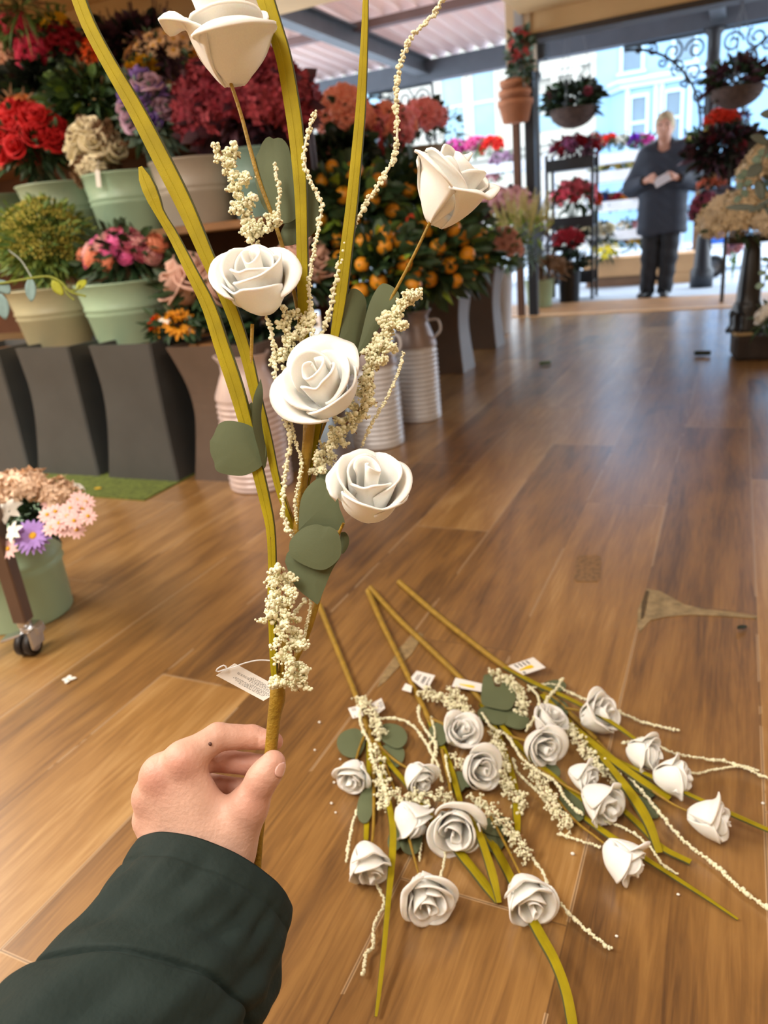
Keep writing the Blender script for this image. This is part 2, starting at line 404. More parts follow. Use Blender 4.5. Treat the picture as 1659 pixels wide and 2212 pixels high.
# fill lamps added out of view under the ceiling to brighten the shop
LAMPD = emit('fill_lamp_diffuser', '#fff0d8', 2.5)
def fill_lamp(x, y, z, ln, power, label, col=(1, .955, .87)):
    t = thing('ceiling_fill_light', (x, y, z), label, 'lamp', 'unseen fill lamps added on the shop ceiling')
    mb = MB(); box(mb, (x, y, z-.02), (.62, ln, .04), bev=.008); mb.build('housing', pm('fill_lamp_housing', '#dddddd', .5), t, False)
    mb = MB(); box(mb, (x, y, z-.045), (.56, ln-.06, .01)); mb.build('diffuser', LAMPD, t, False)
    d = bpy.data.lights.new('fill_area_light', 'AREA'); d.shape = 'RECTANGLE'; d.size = .56; d.size_y = ln; d.energy = power; d.color = col
    o = bpy.data.objects.new('fill_area_light', d); COL.objects.link(o); o.parent = t; o.location = (0, 0, -.06)
fill_lamp(-.45, -.6, 2.45, 1.5, 48, 'added unseen fill lamp behind the camera above the floor sprays')
fill_lamp(1.5, .9, 2.45, 1.5, 26, 'added unseen fill lamp over the right side of the shop')
fill_lamp(-2.3, -.4, 2.35, 1.5, 108, 'added unseen fill lamp in front of the tiered flower display')
fill_lamp(-4.2, 1.4, 2.35, 1.2, 95, 'added unseen fill lamp over the left end of the flower display')

# ---------------------------------------------------------------- street fronts
def window_part(par, x0, x1, z0, z1, Y, frame, glass):
    mb = MB(); d = .05
    for a, c in (((x0-.07, Y-d, z0-.07), (x0, Y, z1+.07)), ((x1, Y-d, z0-.07), (x1+.07, Y, z1+.07)), ((x0, Y-d, z1), (x1, Y, z1+.07)), ((x0-.12, Y-d-.08, z0-.12), (x1+.12, Y, z0-.05)), ((x0, Y-d+.01, (z0+z1)/2-.03), (x1, Y, (z0+z1)/2+.03))):
        span(mb, a, c)
    o = mb.build('window', frame, par, False)
    mb = MB(); span(mb, (x0, Y-.012, z0), (x1, Y-.004, z1)); mb.build('pane', glass, o, False)
def facade():
    W = pm('white_stucco', '#a39f95', .85, .04, 1.0); BL = pm('pale_blue_stucco', '#7898b3', .85, .05, 1.0); BW = pm('blue_white_trim', '#9cb6c8', .7, .03, 1.0)
    G = pm('window_glass', '#4d6272', .15, .2, 1.5); G2 = pm('pale_window_glass', '#6f8c9a', .2, .15, 1.5)
    b = thing('building', (-8, 20.2, -.03), 'white stuccoed terrace building across the street with tall sash windows', 'building')
    mb = MB(); span(mb, (-14, 20, -.03), (-3.2, 22, 7.5)); mb.build('wall', W, b, False)
    mb = MB(); span(mb, (-14, 19.75, 2.45), (-3.2, 20, 2.62)); span(mb, (-14, 19.85, 2.3), (-3.2, 20, 2.45)); mb.build('string_course', W, b, False)
    mb = MB(); span(mb, (-14, 19.6, 5.2), (-3.2, 20, 5.5))
    for i in range(24): span(mb, (-13.9+i*.45, 19.7, 4.95), (-13.75+i*.45, 20, 5.2))
    mb.build('cornice', W, b, False)
    mb = MB(); span(mb, (-4.95, 19.8, 4.0), (-3.3, 20, 4.14)); span(mb, (-4.8, 19.85, 3.86), (-3.5, 20, 4.0)); 
    for x in (-4.75, -4.2, -3.7): span(mb, (x, 19.82, 3.6), (x+.16, 20, 3.86), bev=.03)
    mb.build('window_hood', W, b, False)
    for x0, x1, z0, z1 in ((-6.95, -6.4, 2.75, 4.45), (-6.15, -5.6, 2.75, 4.45), (-4.55, -4.0, 2.75, 3.55), (-9.2, -8.6, 2.75, 4.45), (-11.5, -10.9, 2.75, 4.45)):
        window_part(b, x0, x1, z0, z1, 20, W, G2)
    c = thing('building', (-1, 20.2, -.03), 'pale blue terrace building with a bay window behind the person', 'building')
    mb = MB(); span(mb, (-3.2, 20, -.03), (6, 22, 7.5)); mb.build('wall', BL, c, False)
    for x0, x1 in ((-2.75, -1.9), (-1.7, -.2)):
        pass
    mb = MB()   # canted bay
    pts = [(-2.9, 20.05), (-2.5, 19.45), (-1.1, 19.45), (-.6, 20.05)]
    V = [(x, y, z) for z in (1.2, 3.3) for x, y in pts]
    mb.add(V, [[0, 1, 5, 4], [1, 2, 6, 5], [2, 3, 7, 6], [4, 5, 6, 7], [3, 2, 1, 0], [0, 4, 7, 3]])
    bay = mb.build('bay', BL, c, False)
    mb = MB()
    for z0, z1, g in ((3.3, 3.42, .08), (3.42, 3.5, .16)):
        p2 = [(-2.9-g, 20.05), (-2.5-g*.7, 19.45-g), (-1.1+g*.7, 19.45-g), (-.6+g, 20.05)]
        V = [(x, y, z) for z in (z0, z1) for x, y in p2]; mb.add(V, [[0, 1, 5, 4], [1, 2, 6, 5], [2, 3, 7, 6], [4, 5, 6, 7], [3, 2, 1, 0]])
    mb.build('bay_cornice', BW, c, False)
    window_part(c, -2.32, -2.02, 2.1, 3.1, 19.45, BW, G); window_part(c, -1.6, -1.3, 2.1, 3.1, 19.45, BW, G)
    mb = MB()
    for x in (-2.46, -1.86, -1.74, -1.16): span(mb, (x, 19.40, 1.9), (x+.09, 19.46, 3.3))
    mb.build('pilaster', BW, c, False)
    window_part(c, -2.6, -2.2, 3.75, 5.0, 20, BW, G); window_part(c, -1.5, -1.1, 3.75, 5.0, 20, BW, G); window_part(c, .6, 1.3, 2.2, 4.2, 20, BW, G); window_part(c, 2.6, 3.3, 2.2, 4.2, 20, BW, G)
facade()

# ---------------------------------------------------------------- flowers
def foam_rose_mb(seed, nu=19, nv=18, th=.055):
    """rolled foam rose: tapered cup, bud in the middle, large overlapping petals whose lips roll outwards"""
    g = random.Random(seed); mb = MB()
    n = 44; T = np.linspace(0, 1.15*2*PI, n); vv = np.linspace(0, 1, 10); P = np.zeros((n, 10, 3)); q = T/T[-1]; fl = g.uniform(.5, 1)
    for j, v in enumerate(vv):
        r = (.05+.25*q**.8)*(.6+.4*min(1, v*1.6))+.10*fl*max(0, (v-.75)/.25)**1.6*q
        z = .1+(1.62-.12*q+.06*np.sin(T*1.7+seed))*v-.05*fl*max(0, (v-.85)/.15)**2*q
        P[:, j] = np.stack([r*np.cos(T)*(1.15)+.02*np.sin(3*T)*v, r*np.sin(T)*.85, z+0*T], -1)
    sheet(mb, P, th*.85)
    U = np.linspace(-1, 1, nu)[:, None]; V = np.linspace(0, 1, nv)[None, :]; a00 = g.uniform(0, 6.28)
    for k, (cnt, R, H, s, curl) in enumerate(((2, .46, 1.74, 1.5, .12), (2, .64, 1.70, 1.55, .17), (3, .80, 1.54, 1.2, .26))):
        for i in range(cnt):
            a0 = a00+k*1.15+2*PI*i/cnt+g.uniform(-.25, .25); cu = curl*g.uniform(.6, 1.35); ph = g.uniform(0, 6.3); hh = H*g.uniform(.90, 1.05); pk = g.choice((-1, 1)); ec = (.04, .12, .24)[k]*g.uniform(.3, 1.4); dip = g.uniform(.0, .14)
            hs = 1-.30*np.abs(U)**2.6+.06*np.sin(2.4*U+ph)-dip*np.exp(-((U-.35*pk)/.22)**2)
            rp = .20+(R-.20)*np.sin(np.minimum(V*1.25, 1)*PI/2)**.85
            t = np.clip((V-.62)/.38, 0, 1); asym = np.clip(1+.7*np.sin(1.5*U+ph), .15, 1.8)
            e = np.clip(U*pk, 0, 1)**2.5*np.clip((V-.3)/.7, 0, 1)**2
            tuck = 1-.75*np.abs(U)**3
            r = rp+cu*asym*tuck*t**1.7+.06*U*(V**.6)-.05*np.abs(U)**3*V+ec*e*.8*t+.045*np.sin(3.6*U+ph+2.5*V)*V*V
            z = hh*V*hs-cu*asym*tuck*.9*t**2.6-ec*.2*e*t
            a = a0+s*U*(.40+.60*np.sqrt(V))+.12*pk*V+.25*pk*e*np.abs(U)
            sheet(mb, np.stack([r*np.cos(a), r*np.sin(a), z+0*a], -1), th)
    lathe(mb, [(.001, -.03), (.14, -.02), (.30, .08), (.38, .26), (.34, .42)], n=18)
    for v in mb.v: v[:, 2] -= .82
    return mb

def cup_mb(seed, R=((.42, 4), (.64, 5), (.84, 6), (1.0, 6))):
    """many petalled globe bloom, petals closing over the centre"""
    g = random.Random(seed); mb = MB(); U = np.linspace(-1, 1, 6)[:, None]; V = np.linspace(0, 1, 6)[None, :]
    for k, (r0, n) in enumerate(R):
        for i in range(n):
            th = PI*(.06+(.80-.12*k)*V*(1-.12*U**2)); r = r0*np.sin(th)*(1+.05*U)+.06*np.clip(V-.7, 0, 1); z = -r0*np.cos(th)*.92
            a = 2*PI*i/n+k*.6+g.uniform(-.1, .1)+U*(PI/n*1.35)*(.35+.65*V**.5); sheet(mb, np.stack([r*np.cos(a), r*np.sin(a), z+0*a], -1), .03)
    ball(mb, (0, 0, .05), .3, ico=ICO1); return mb
def petal(mb, a, L, w, z0=0.0, rise=.25, droop=.1, cup=.1, r0=.12, n=4):
    t = np.linspace(0, 1, n); wd = w*np.sin(np.clip(t*.88+.12, 0, 1)*PI)**.7
    wd[-1] = w*.22
    r = r0+L*t; z = z0+rise*L*t-droop*L*t*t*2
    P = np.zeros((3, n, 3))
    for i, s in enumerate((-1, 0, 1)):
        x, y = r, s*wd; P[i] = np.stack([x*math.cos(a)-y*math.sin(a), x*math.sin(a)+y*math.cos(a), z+cup*abs(s)*w], -1)
    grid(mb, P)
def daisy_mb(seed, n=14, w=.16, rows=1, rise=.15, droop=.12, disc=.26):
    g = random.Random(seed); mb = MB()
    for k in range(rows):
        for i in range(n): petal(mb, 2*PI*(i+.5*k)/n+g.uniform(-.07, .07), (1-.2*k)*.85*g.uniform(.9, 1.05), w, .05*k, rise+.25*k+g.uniform(-.08, .08), droop, .12)
    mb.cm = 1; ball(mb, (0, 0, .06), disc, (1, 1, .5), ICO1); mb.cm = 0
    return mb
def lily_mb(seed, n=6):
    g = random.Random(seed); mb = MB()
    for i in range(n): petal(mb, 2*PI*i/n, .9, .27, 0, .75+g.uniform(-.1, .1), .35, .2, .05, 5)
    return mb
def hydrangea_mb(seed, n=64):
    g = random.Random(seed); mb = MB(); V = []; F = []
    for i in range(n):
        z = 1-1.35*(i+.5)/n; a = i*2.39996; r = math.sqrt(max(0, 1-z*z)); d = np.array([r*math.cos(a), r*math.sin(a), z])
        R = np.array(Vector(d).to_track_quat('Z', 'Y').to_matrix()); sp = g.uniform(0, 6.3); s = .33*g.uniform(.8, 1.2); k = g.uniform(.74, 1.02); tl = (g.uniform(-.6, .6), g.uniform(-.6, .6))
        for q in range(4):
            b = sp+q*PI/2; loc = [(0, 0, 0), (.55, -.4, .1), (1.05, 0, .12+g.uniform(-.2, .3)), (.55, .4, .1)]
            m0 = len(V)
            for x, y, zz in loc:
                p = np.array([x*math.cos(b)-y*math.sin(b), x*math.sin(b)+y*math.cos(b), zz])*s; p[2] += tl[0]*p[0]+tl[1]*p[1]; V.append(d*k*np.array([1, 1, .85])+R @ p)
            F.append([m0, m0+1, m0+2, m0+3])
    mb.add(V, F); ball(mb, (0, 0, 0), .5, (1, 1, .8), ICO1); return mb
def carnation_mb(seed, n=30):
    g = random.Random(seed); mb = MB()
    for i in range(n):
        inc = (i+.5)/n; a = i*2.4; th = 1.45*inc**.8; L = .95*g.uniform(.85, 1.1); w = .34
        P = np.zeros((5, 3, 3))
        for ui, u in enumerate(np.linspace(-1, 1, 5)):
            for vi, v in enumerate((.15, .65, 1)):
                rr = L*v; tt = th+.16*math.sin(u*7+i)*v; x = rr*math.sin(tt); z = rr*math.cos(tt)*.95; y = u*w*v
                P[ui, vi] = (x*math.cos(a)-y*math.sin(a), x*math.sin(a)+y*math.cos(a), z*.8)
        grid(mb, P)
    return mb
def spike_mb(seed, n=60, ln=3.2, w=.42, fl=.34):
    g = random.Random(seed); V = []; F = []
    for i in range(n):
        t = i/n; z = ln*t; a = i*2.4; r = w*(1-t*.85)*g.uniform(.5, 1); d = np.array([math.cos(a), math.sin(a), .9]); d /= np.linalg.norm(d); s = np.array([-math.sin(a), math.cos(a), 0]); b = np.array([r*.3*math.cos(a), r*.3*math.sin(a), z]); l = fl*(1.2-t*.5)*g.uniform(.7, 1.3)
        m0 = len(V); V += [b, b+d*l*.5+s*l*.22, b+d*l, b+d*l*.5-s*l*.22]; F.append([m0, m0+1, m0+2, m0+3])
    mb = MB(); mb.add(V, F); tube(mb, [(0, 0, -.6), (0, 0, ln)], [.07, .03], 5); return mb
def berries_mb(seed, n=13, r=.36):
    g = random.Random(seed); mb = MB(); C = []
    for i in range(n):
        z = 1-1.3*(i+.5)/n; a = i*2.4; q = math.sqrt(max(0, 1-z*z)); C.append(np.array([q*math.cos(a), q*math.sin(a), z])*.72)
    beads(mb, C, [r*g.uniform(.85, 1.1) for _ in C], ICO1); return mb
def fruit_mb(seed):
    mb = MB(); P = [(.001, -.92)]+[(math.cos(t)*1.0, math.sin(t)*.95) for t in np.linspace(-1.35, 1.25, 11)]+[(.12, .86), (.001, .80)]
    lathe(mb, P, n=14); mb.cm = 1
    for i in range(5): petal(mb, i*2*PI/5, .34, .1, .9, .05, .2, 0, .0, 3)
    rod(mb, (0, 0, .8), (.03, 0, 1.25), .05, 5); mb.cm = 0; return mb
def umbel_mb(seed, n=22):
    g = random.Random(seed); mb = MB(); C = []
    for i in range(n):
        a = i*2.4; r = math.sqrt((i+.5)/n); C.append((r*math.cos(a), r*math.sin(a), .25*(1-r*r)+g.uniform(-.08, .08)))
    beads(mb, C, [g.uniform(.09, .17) for _ in C], ICO0)
    for c in C[::2]: rod(mb, (0, 0, -.8), c, .02, 3)
    return mb

def leaf_batch(mb, P, D, L, W, g, fold=.25, droop=.3, oval=.5):
    P = np.asarray(P); D = np.asarray(D); n = len(P)
    rv = np.array([[g.gauss(0, 1) for _ in range(3)] for _ in range(n)])
    S = np.cross(D, rv); S /= np.linalg.norm(S, axis=1, keepdims=True)+1e-9; N = np.cross(S, D)
    l = np.array([L*g.uniform(.65, 1.25) for _ in range(n)])[:, None]; w = l*W/L
    dn = np.array([0, 0, -1.0])
    def pt(t, s, up): return P+D*l*t+S*w*s+N*w*up*fold+dn*l*droop*t*t
    V = np.stack([pt(0, 0, 0), pt(.28, .40, 1), pt(.62, .42, 1), pt(1, 0, .2), pt(.62, -.42, 1), pt(.28, -.40, 1), pt(.30, 0, 0), pt(.66, 0, 0)], 1).reshape(-1, 3)
    F3 = np.array([[0, 1, 6], [0, 6, 5], [2, 3, 7], [7, 3, 4]]); F4 = np.array([[1, 2, 7, 6], [6, 7, 4, 5]]); o = (np.arange(n)*8)[:, None, None]
    mb.add(V, [*(F3[None]+o).reshape(-1, 3).tolist(), *(F4[None]+o).reshape(-1, 4).tolist()])
HEADS = {}
def head(kind, seed, mats, **k):
    key = (kind, seed, tuple(m.name for m in mats), tuple(sorted(k.items())))
    if key not in HEADS:
        f = dict(rose=foam_rose_mb, cup=cup_mb, daisy=daisy_mb, lily=lily_mb, hydrangea=hydrangea_mb, carnation=carnation_mb, spike=spike_mb, berries=berries_mb, fruit=fruit_mb, umbel=umbel_mb)[kind]
        HEADS[key] = f(seed, **k).mesh('flower_head_mesh', list(mats))
    return HEADS[key]
LOWROSE = dict(nu=9, nv=8, th=.05)
def fl(name, col, rough=.75, var=.25, scale=25): return pm('petal_'+name, col, rough, var, scale)
LEAF_D = pm('leaf_dark', '#2f4a2c', .55, .4, 12); LEAF_M = pm('leaf_mid', '#55753a', .55, .35, 12); LEAF_Y = pm('leaf_lime', '#8fae3c', .5, .3, 12); LEAF_G = pm('leaf_grey', '#6f8a7c', .6, .25, 12)
LEAF_P = pm('leaf_plum', '#4a2a38', .6, .4, 12); LEAF_B = pm('leaf_black', '#1f2a20', .6, .4, 12); LEAF_F = pm('leaf_fennel', '#7f9440', .65, .35, 12); DRY = pm('dry_brown', '#7a5a3c', .8, .35, 15)
STEMM = pm('stem_green', '#4b5a2c', .6, .2, 12)

def bunch(name, label, cat, px, py, Y, rx, ry, heads=(), fol=(), base=None, seed=1, group=None, part='flower_head', up=.35, polar=1.75, depthk=.8, spread=True):
    """a bunch of stems: dome of heads (kind, mats, count, px radius, opts) over leaves (mat, count, len px, width px)"""
    g = random.Random(seed*31+5); c = on_y(px, py, Y); dep = (c-EYEP) @ A_F; sc = dep/FPX
    R = np.array([rx*sc, min(rx, ry)*sc*depthk if rx < 120 else ry*sc*depthk, ry*sc])
    b = np.array(base if base is not None else (c[0], c[1], c[2]-R[2]*1.25))
    t = thing(name, b, label, cat, group)
    jobs = [h for h in heads for _ in range(h[2])]; g.shuffle(jobs); n = max(1, len(jobs)); tips = []
    for i, h in enumerate(jobs):
        kind, mats, cnt, hr, opts = h; zz = 1-(1-math.cos(polar))*(i+.5)/n; a = i*2.39996+seed; q = math.sqrt(max(0, 1-zz*zz))
        d = Vector((q*math.cos(a)+g.uniform(-.12, .12), q*math.sin(a)+g.uniform(-.12, .12), zz+g.uniform(-.12, .12)))
        if d.length < .1: d = Vector((0, 0, 1))
        d.normalize(); s = hr*sc*g.uniform(.85, 1.15)
        p = c+np.array(d)*np.maximum(R-s*.5, R*.3)*g.uniform(.86, 1.02)
        o = bpy.data.objects.new(part, head(kind, g.randint(0, 2)+1, mats, **opts)); COL.objects.link(o); o.parent = t
        o.location = Vector(p-b); dd = (d+Vector((0, -.15, up))).normalized() if kind != 'spike' else (d*.6+Vector((0, 0, 1.0))).normalized()
        o.rotation_mode = 'QUATERNION'; o.rotation_quaternion = dd.to_track_quat('Z', 'Y') @ Matrix.Rotation(g.uniform(0, 6.28), 3, 'Z').to_quaternion()
        o.scale = (s, s, s); tips.append(p-np.array(dd)*s*.5)
    for k, (mat, cnt, L, W) in enumerate(fol):
        mb = MB(); P = []; D = []
        for i in range(cnt):
            v = np.array([g.gauss(0, 1) for _ in range(3)]); v /= np.linalg.norm(v); v[2] = v[2]*.85+.1; rr = g.uniform(.35, .97)
            p = c+v*R*rr; e = v+np.array([g.uniform(-.5, .5), g.uniform(-.5, .5), g.uniform(-.1, .7)]); P.append(p); D.append(e/np.linalg.norm(e))
        leaf_batch(mb, P, D, L*sc, W*sc, g)
        if k == 0:
            for p in tips[:60]: tube(mb, smooth_path([b, (b+p)/2*np.array([1, 1, 1])+np.array([0, 0, .02]), p], 5), .0022, 4, False)
        mb.build('foliage', mat, t)
    if not fol:
        mb = MB()
        for p in tips[:60]: tube(mb, smooth_path([b, (b+p)/2, p], 5), .0022, 4, False)
        mb.build('stems', STEMM, t)
    return t

def bucket(name, x, y, z, rt, rb, h, mat, label, cat='bucket', group=None, ribs=True):
    mb = MB(); t = .004; pr = [(.001, z+.004), (rb-.004, z+.004), (rb, z), (rb+.002, z+.004)]
    if ribs:
        for f in (.52, .60):
            r = rb+(rt-rb)*f; pr += [(r-.002, z+h*(f-.035)), (r+.005, z+h*f), (r-.001, z+h*(f+.03))]
    pr += [(rt, z+h-.008), (rt+.006, z+h-.004), (rt+.005, z+h+.002), (rt-.003, z+h), (rt-.006, z+h-.01), (rt-.02, z+h*.72), (.001, z+h*.70)]
    lathe(mb, [(r, q-z) for r, q in pr], (x, y, z), 40)
    o = mb.build(name, mat); 
    for v in o.data.vertices: v.co -= Vector((x, y, z))
    o.location = (x, y, z); return tag(o, label, cat, group)
MINT = pm('mint_enamel', '#9dbb9f', .42, .06, 6); SAGE = pm('sage_enamel', '#8fa189', .42, .06, 6); GREY = pm('putty_enamel', '#a79f92', .45, .06, 6); DKG = pm('moss_enamel', '#5e6f58', .45, .08, 6); BEIGEG = pm('stone_enamel', '#a6a384', .42, .06, 6); TEAL = pm('teal_enamel', '#7fa39b', .42, .06, 6)

# tiered display stand ------------------------------------------------------
WOODB = pm('walnut_board', '#5e3a28', .55, .25, 6, .1); WOODL = pm('oak_shelf', '#8a6139', .55, .2, 6, .1)
ds = thing('display_stand', (-2.9, 3.0, 0), 'dark wooden tiered flower stand holding buckets along the left wall', 'display stand')
for (y0, y1, z, x1) in ((2.46, 2.82, .54, -1.82), (2.86, 3.22, 1.0, -1.82), (3.26, 3.66, 1.44, -1.95)):
    mb = MB(); span(mb, (-4.3, y0, z-.035), (x1, y1, z), bev=.006); mb.build('shelf', WOODL, ds, False)
    mb = MB(); span(mb, (-4.3, y1-.02, z-.46 if z > .6 else 0), (x1-.02, y1, z-.035)); mb.build('back_panel', WOODB, ds, False)
for x in (-4.25, -3.25, -2.0):
    mb = MB(); span(mb, (x-.03, 3.62, 0), (x+.03, 3.68, 1.44)); mb.build('upright', WOODB, ds, False)
    for a, b in (((x, 2.84, 0), (x, 2.84, .54)), ((x, 3.24, 0), (x, 3.24, 1.0))):
        mb = MB(); span(mb, (x-.025, a[1]-.025, 0), (x+.025, a[1]+.025, b[2]-.035)); mb.build('upright', WOODB, ds, False)
bs = thing('display_stand', (-2.4, 5.0, 0), 'dark stand behind the fruit bushes carrying the coral flowers', 'display stand')
mb = MB(); span(mb, (-2.7, 3.9, 1.12), (-2.0, 6.2, 1.15)); mb.build('shelf', WOODB, bs, False)
mb = MB(); span(mb, (-2.7, 3.9, .5), (-2.0, 6.2, .53)); mb.build('shelf', WOODB, bs, False)
for x in (-2.66, -2.04):
    for y in (3.94, 6.16):
        mb = MB(); span(mb, (x-.025, y-.025, 0), (x+.025, y+.025, 1.12)); mb.build('upright', WOODB, bs, False)

# flared square vases along the floor in front of the stand
SLATE = pm('slate_vase', '#46494a', .42, .1, 6); BROWNV = pm('taupe_vase', '#5f5148', .45, .1, 6)
def flared_vase(x, y, h, wt, ww, wb, mat, label, group=None, z=0.0):
    zs = np.linspace(0, 1, 15); mb = MB()
    def hw(t): return ww/2+(wb-ww)/2*max(0, 1-t/.75)**1.5+(wt-ww)/2*max(0, (t-.45)/.55)**1.6
    def ring(w, zz, c=.008): return [(w-c, -w, zz), (w, -w+c, zz), (w, w-c, zz), (w-c, w, zz), (-w+c, w, zz), (-w, w-c, zz), (-w, -w+c, zz), (-w+c, -w, zz)]
    P = [ring(hw(t), t*h) for t in zs]+[ring(hw(1)-.012, h), ring(hw(1)-.014, h-.02), ring(hw(.7)-.014, h*.7), ring(.01, h*.7, .002)]
    P = [ring(.01, .002, .002)]+P
    grid(mb, P, cv=True); o = mb.build('square_vase', mat, None, False); o.location = (x, y, z)
    return tag(o, label, 'vase', group)
flared_vase(-3.12, 2.49, .57, .33, .30, .39, SLATE, 'slate grey flared vase at the far left edge of the row on the floor')
flared_vase(-2.69, 2.49, .57, .32, .29, .38, SLATE, 'slate grey flared vase standing under the stone coloured bucket')
flared_vase(-2.25, 2.49, .57, .33, .30, .39, SLATE, 'slate grey flared vase standing under the mint bucket of ranunculus')
flared_vase(-1.81, 2.54, .55, .42, .31, .40, BROWNV, 'taupe flared vase holding blush roses beside the ribbed milk churn')
flared_vase(-1.66, 4.62, .56, .30, .20, .26, BROWNV, 'taupe flared vase beyond the zinc milk churns')
flared_vase(-1.70, 5.52, .58, .30, .20, .26, BROWNV, 'taupe flared vase farthest along the aisle under the coral pink blooms')

# ---------------------------------------------------------------- buckets on the stand and their bunches
bucket('flower_bucket', -2.86, 2.63, .54, .205, .16, .26, BEIGEG, 'stone coloured bucket of fennel on the low shelf', group=None)
bucket('flower_bucket', -2.44, 2.63, .54, .20, .15, .26, MINT, 'mint green bucket under the pink ranunculus')
bucket('flower_bucket', -3.52, 3.03, 1.0, .19, .15, .25, DKG, 'moss green bucket cut by the left edge under red roses')
bucket('flower_bucket', -3.07, 3.03, 1.0, .21, .16, .26, SAGE, 'sage green bucket under the red roses on the middle shelf')
bk_t = bucket('flower_bucket', -2.65, 3.03, 1.0, .205, .16, .26, MINT, 'mint bucket with a white price tag under the cream roses')
bucket('flower_bucket', -2.25, 3.03, 1.0, .195, .16, .27, GREY, 'putty grey bucket under the burgundy hydrangeas')
bucket('flower_bucket', -1.95, 3.06, 1.0, .13, .10, .28, TEAL, 'teal bucket at the right end of the middle shelf')
for i, x in enumerate((-3.75, -3.3, -2.9, -2.5, -2.15)):
    bucket('flower_bucket', x, 3.46, 1.44, .17, .14, .2, (DKG, SAGE, DKG, SAGE, DKG)[i], ['dark bucket at the left end of the top shelf behind peach roses', 'dark bucket on the top shelf hidden under the magenta roses', 'dark bucket on the top shelf hidden under orange lilies', 'dark bucket on the top shelf hidden under peach chrysanthemums', 'dark bucket at the right end of the top shelf'][i])
# price tag on the mint bucket
tg = thing('price_tag', on_y(212, 388, 2.80), 'small white swing tag hanging on the mint bucket', 'tag')
p = on_y(212, 386, 2.80); mb = MB(); box(mb, p, (.026, .002, .07), ry=.15); mb.build('card', pm('tag_card', '#e9e6de', .6, .03), tg, False)
mb = MB(); tube(mb, [p+np.array([0, 0, .03]), p+np.array([.006, .02, .075])], .0012, 5); mb.build('string', pm('white_string', '#dddddd'), tg)

RED = fl('red', '#c41218'); CRM = fl('cream', '#efe0bd'); PUR = fl('purple', '#8468b8'); LIL = fl('lilac', '#c3a2bd'); BUR = fl('burgundy', '#7e1f33', .8, .45, 3); BUR2 = fl('burgundy_rose', '#9c3a48', .8, .4, 3)
PCH = fl('peach', '#f0b79a'); MAG = fl('magenta', '#c92e55'); CRI = fl('crimson', '#a01226'); ORG = fl('orange', '#ef5a14'); YEL = fl('yellow', '#e3b010'); PEC = fl('pale_peach', '#edc79c', .75, .2); PLU = fl('plum', '#4a2238', .8, .4); MAU = fl('mauve', '#a65a86')
PNK = fl('pink', '#e467a4', .7, .3); DUS = fl('dusty_rose', '#a8485c', .7, .3); CORA = fl('coral_peach', '#f2906f', .7, .3); PPK = fl('pale_pink', '#dfa3a0', .7, .2); BLS = fl('blush', '#d9b09f', .75, .15); GOLD = fl('gold', '#f09a12', .7, .25); WHT = fl('white', '#ece9e0', .75, .06)
EYE_D = pm('flower_eye_dark', '#4d2a12', .8); EYE_Y = pm('flower_eye_yellow', '#d8a21c', .8)
SAL = fl('salmon', '#ff937a', .7, .25); SALP = fl('salmon_pink', '#f08a90', .7, .25); RSP = fl('raspberry', '#c8323f'); KUM = pm('kumquat_skin', '#e79a1f', .45, .2, 20, .1); KRED = pm('red_fruit', '#d8432a', .45, .2, 20)
WHE = fl('wheat', '#d9cf92', .85, .2); LAV = fl('lavender_grey', '#7f88a3', .85, .25); PRL = fl('pale_rose', '#e8b4bb', .8, .25); CBL = fl('cobalt', '#2f49a0'); FUC = fl('fuchsia', '#e04bb0'); VIO = fl('violet', '#8c34c8'); LEM = fl('lemon', '#e8df8c'); TAN = fl('tan_cream', '#e2d2b2', .85, .22, 3)

bunch('fennel_plant', 'bushy yellow green fennel plant in the stone coloured bucket', 'plant', 95, 535, 2.62, 118, 105, [('umbel', (pm('umbel_yellow', '#b5ab4a', .8, .3),), 60, 20, {})], [(LEAF_F, 1500, 26, 7), (LEAF_M, 700, 30, 9)], base=(-2.86, 2.63, .72), seed=2, part='flower_umbel')
RN = {}
bunch('ranunculus_bunch', 'mixed pink and coral ranunculus bunch in the mint bucket', 'flowers', 265, 553, 2.60, 122, 62, [('cup', (PNK,), 9, 25, RN), ('cup', (DUS,), 8, 24, RN), ('cup', (CORA,), 6, 24, RN), ('cup', (PPK,), 7, 24, RN)], [(LEAF_D, 260, 40, 18)], base=(-2.44, 2.63, .72), seed=4)
bunch('rose_bunch', 'blush pink open roses above the taupe vase', 'flowers', 425, 625, 2.55, 70, 65, [('rose', (BLS,), 5, 50, LOWROSE)], [(LEAF_D, 120, 45, 22)], base=(-1.9, 2.55, .5), seed=3)
bunch('rose_bunch', 'blush pink roses partly hidden behind the held spray near the fruit bush', 'flowers', 652, 590, 2.85, 66, 62, [('rose', (BLS,), 5, 48, LOWROSE)], [(LEAF_D, 120, 45, 22)], base=(-1.75, 2.85, .45), seed=5)
bunch('gerbera_bunch', 'orange and gold gerberas low above the dark vases', 'flowers', 375, 705, 2.47, 66, 42, [('daisy', (GOLD, EYE_D), 5, 34, dict(n=16, rows=2)), ('daisy', (ORG, EYE_D), 2, 30, dict(n=16, rows=2)), ('daisy', (WHT, EYE_Y), 2, 20, {})], [(LEAF_D, 90, 34, 14)], base=(-2.1, 2.5, .45), seed=6)
bunch('foliage_bunch', 'dark green leafy stems behind the held spray over the pink churn', 'plant', 560, 700, 2.6, 90, 70, [], [(LEAF_B, 160, 60, 30), (LEAF_D, 120, 50, 24)], base=(-1.7, 2.6, .5), seed=7)
bunch('rose_bunch', 'bright red roses bunch filling the left side of the middle shelf', 'flowers', 66, 315, 2.98, 98, 84, [('rose', (RED,), 44, 27, LOWROSE)], [(LEAF_D, 220, 34, 16)], base=(-3.15, 3.03, 1.2), seed=8)
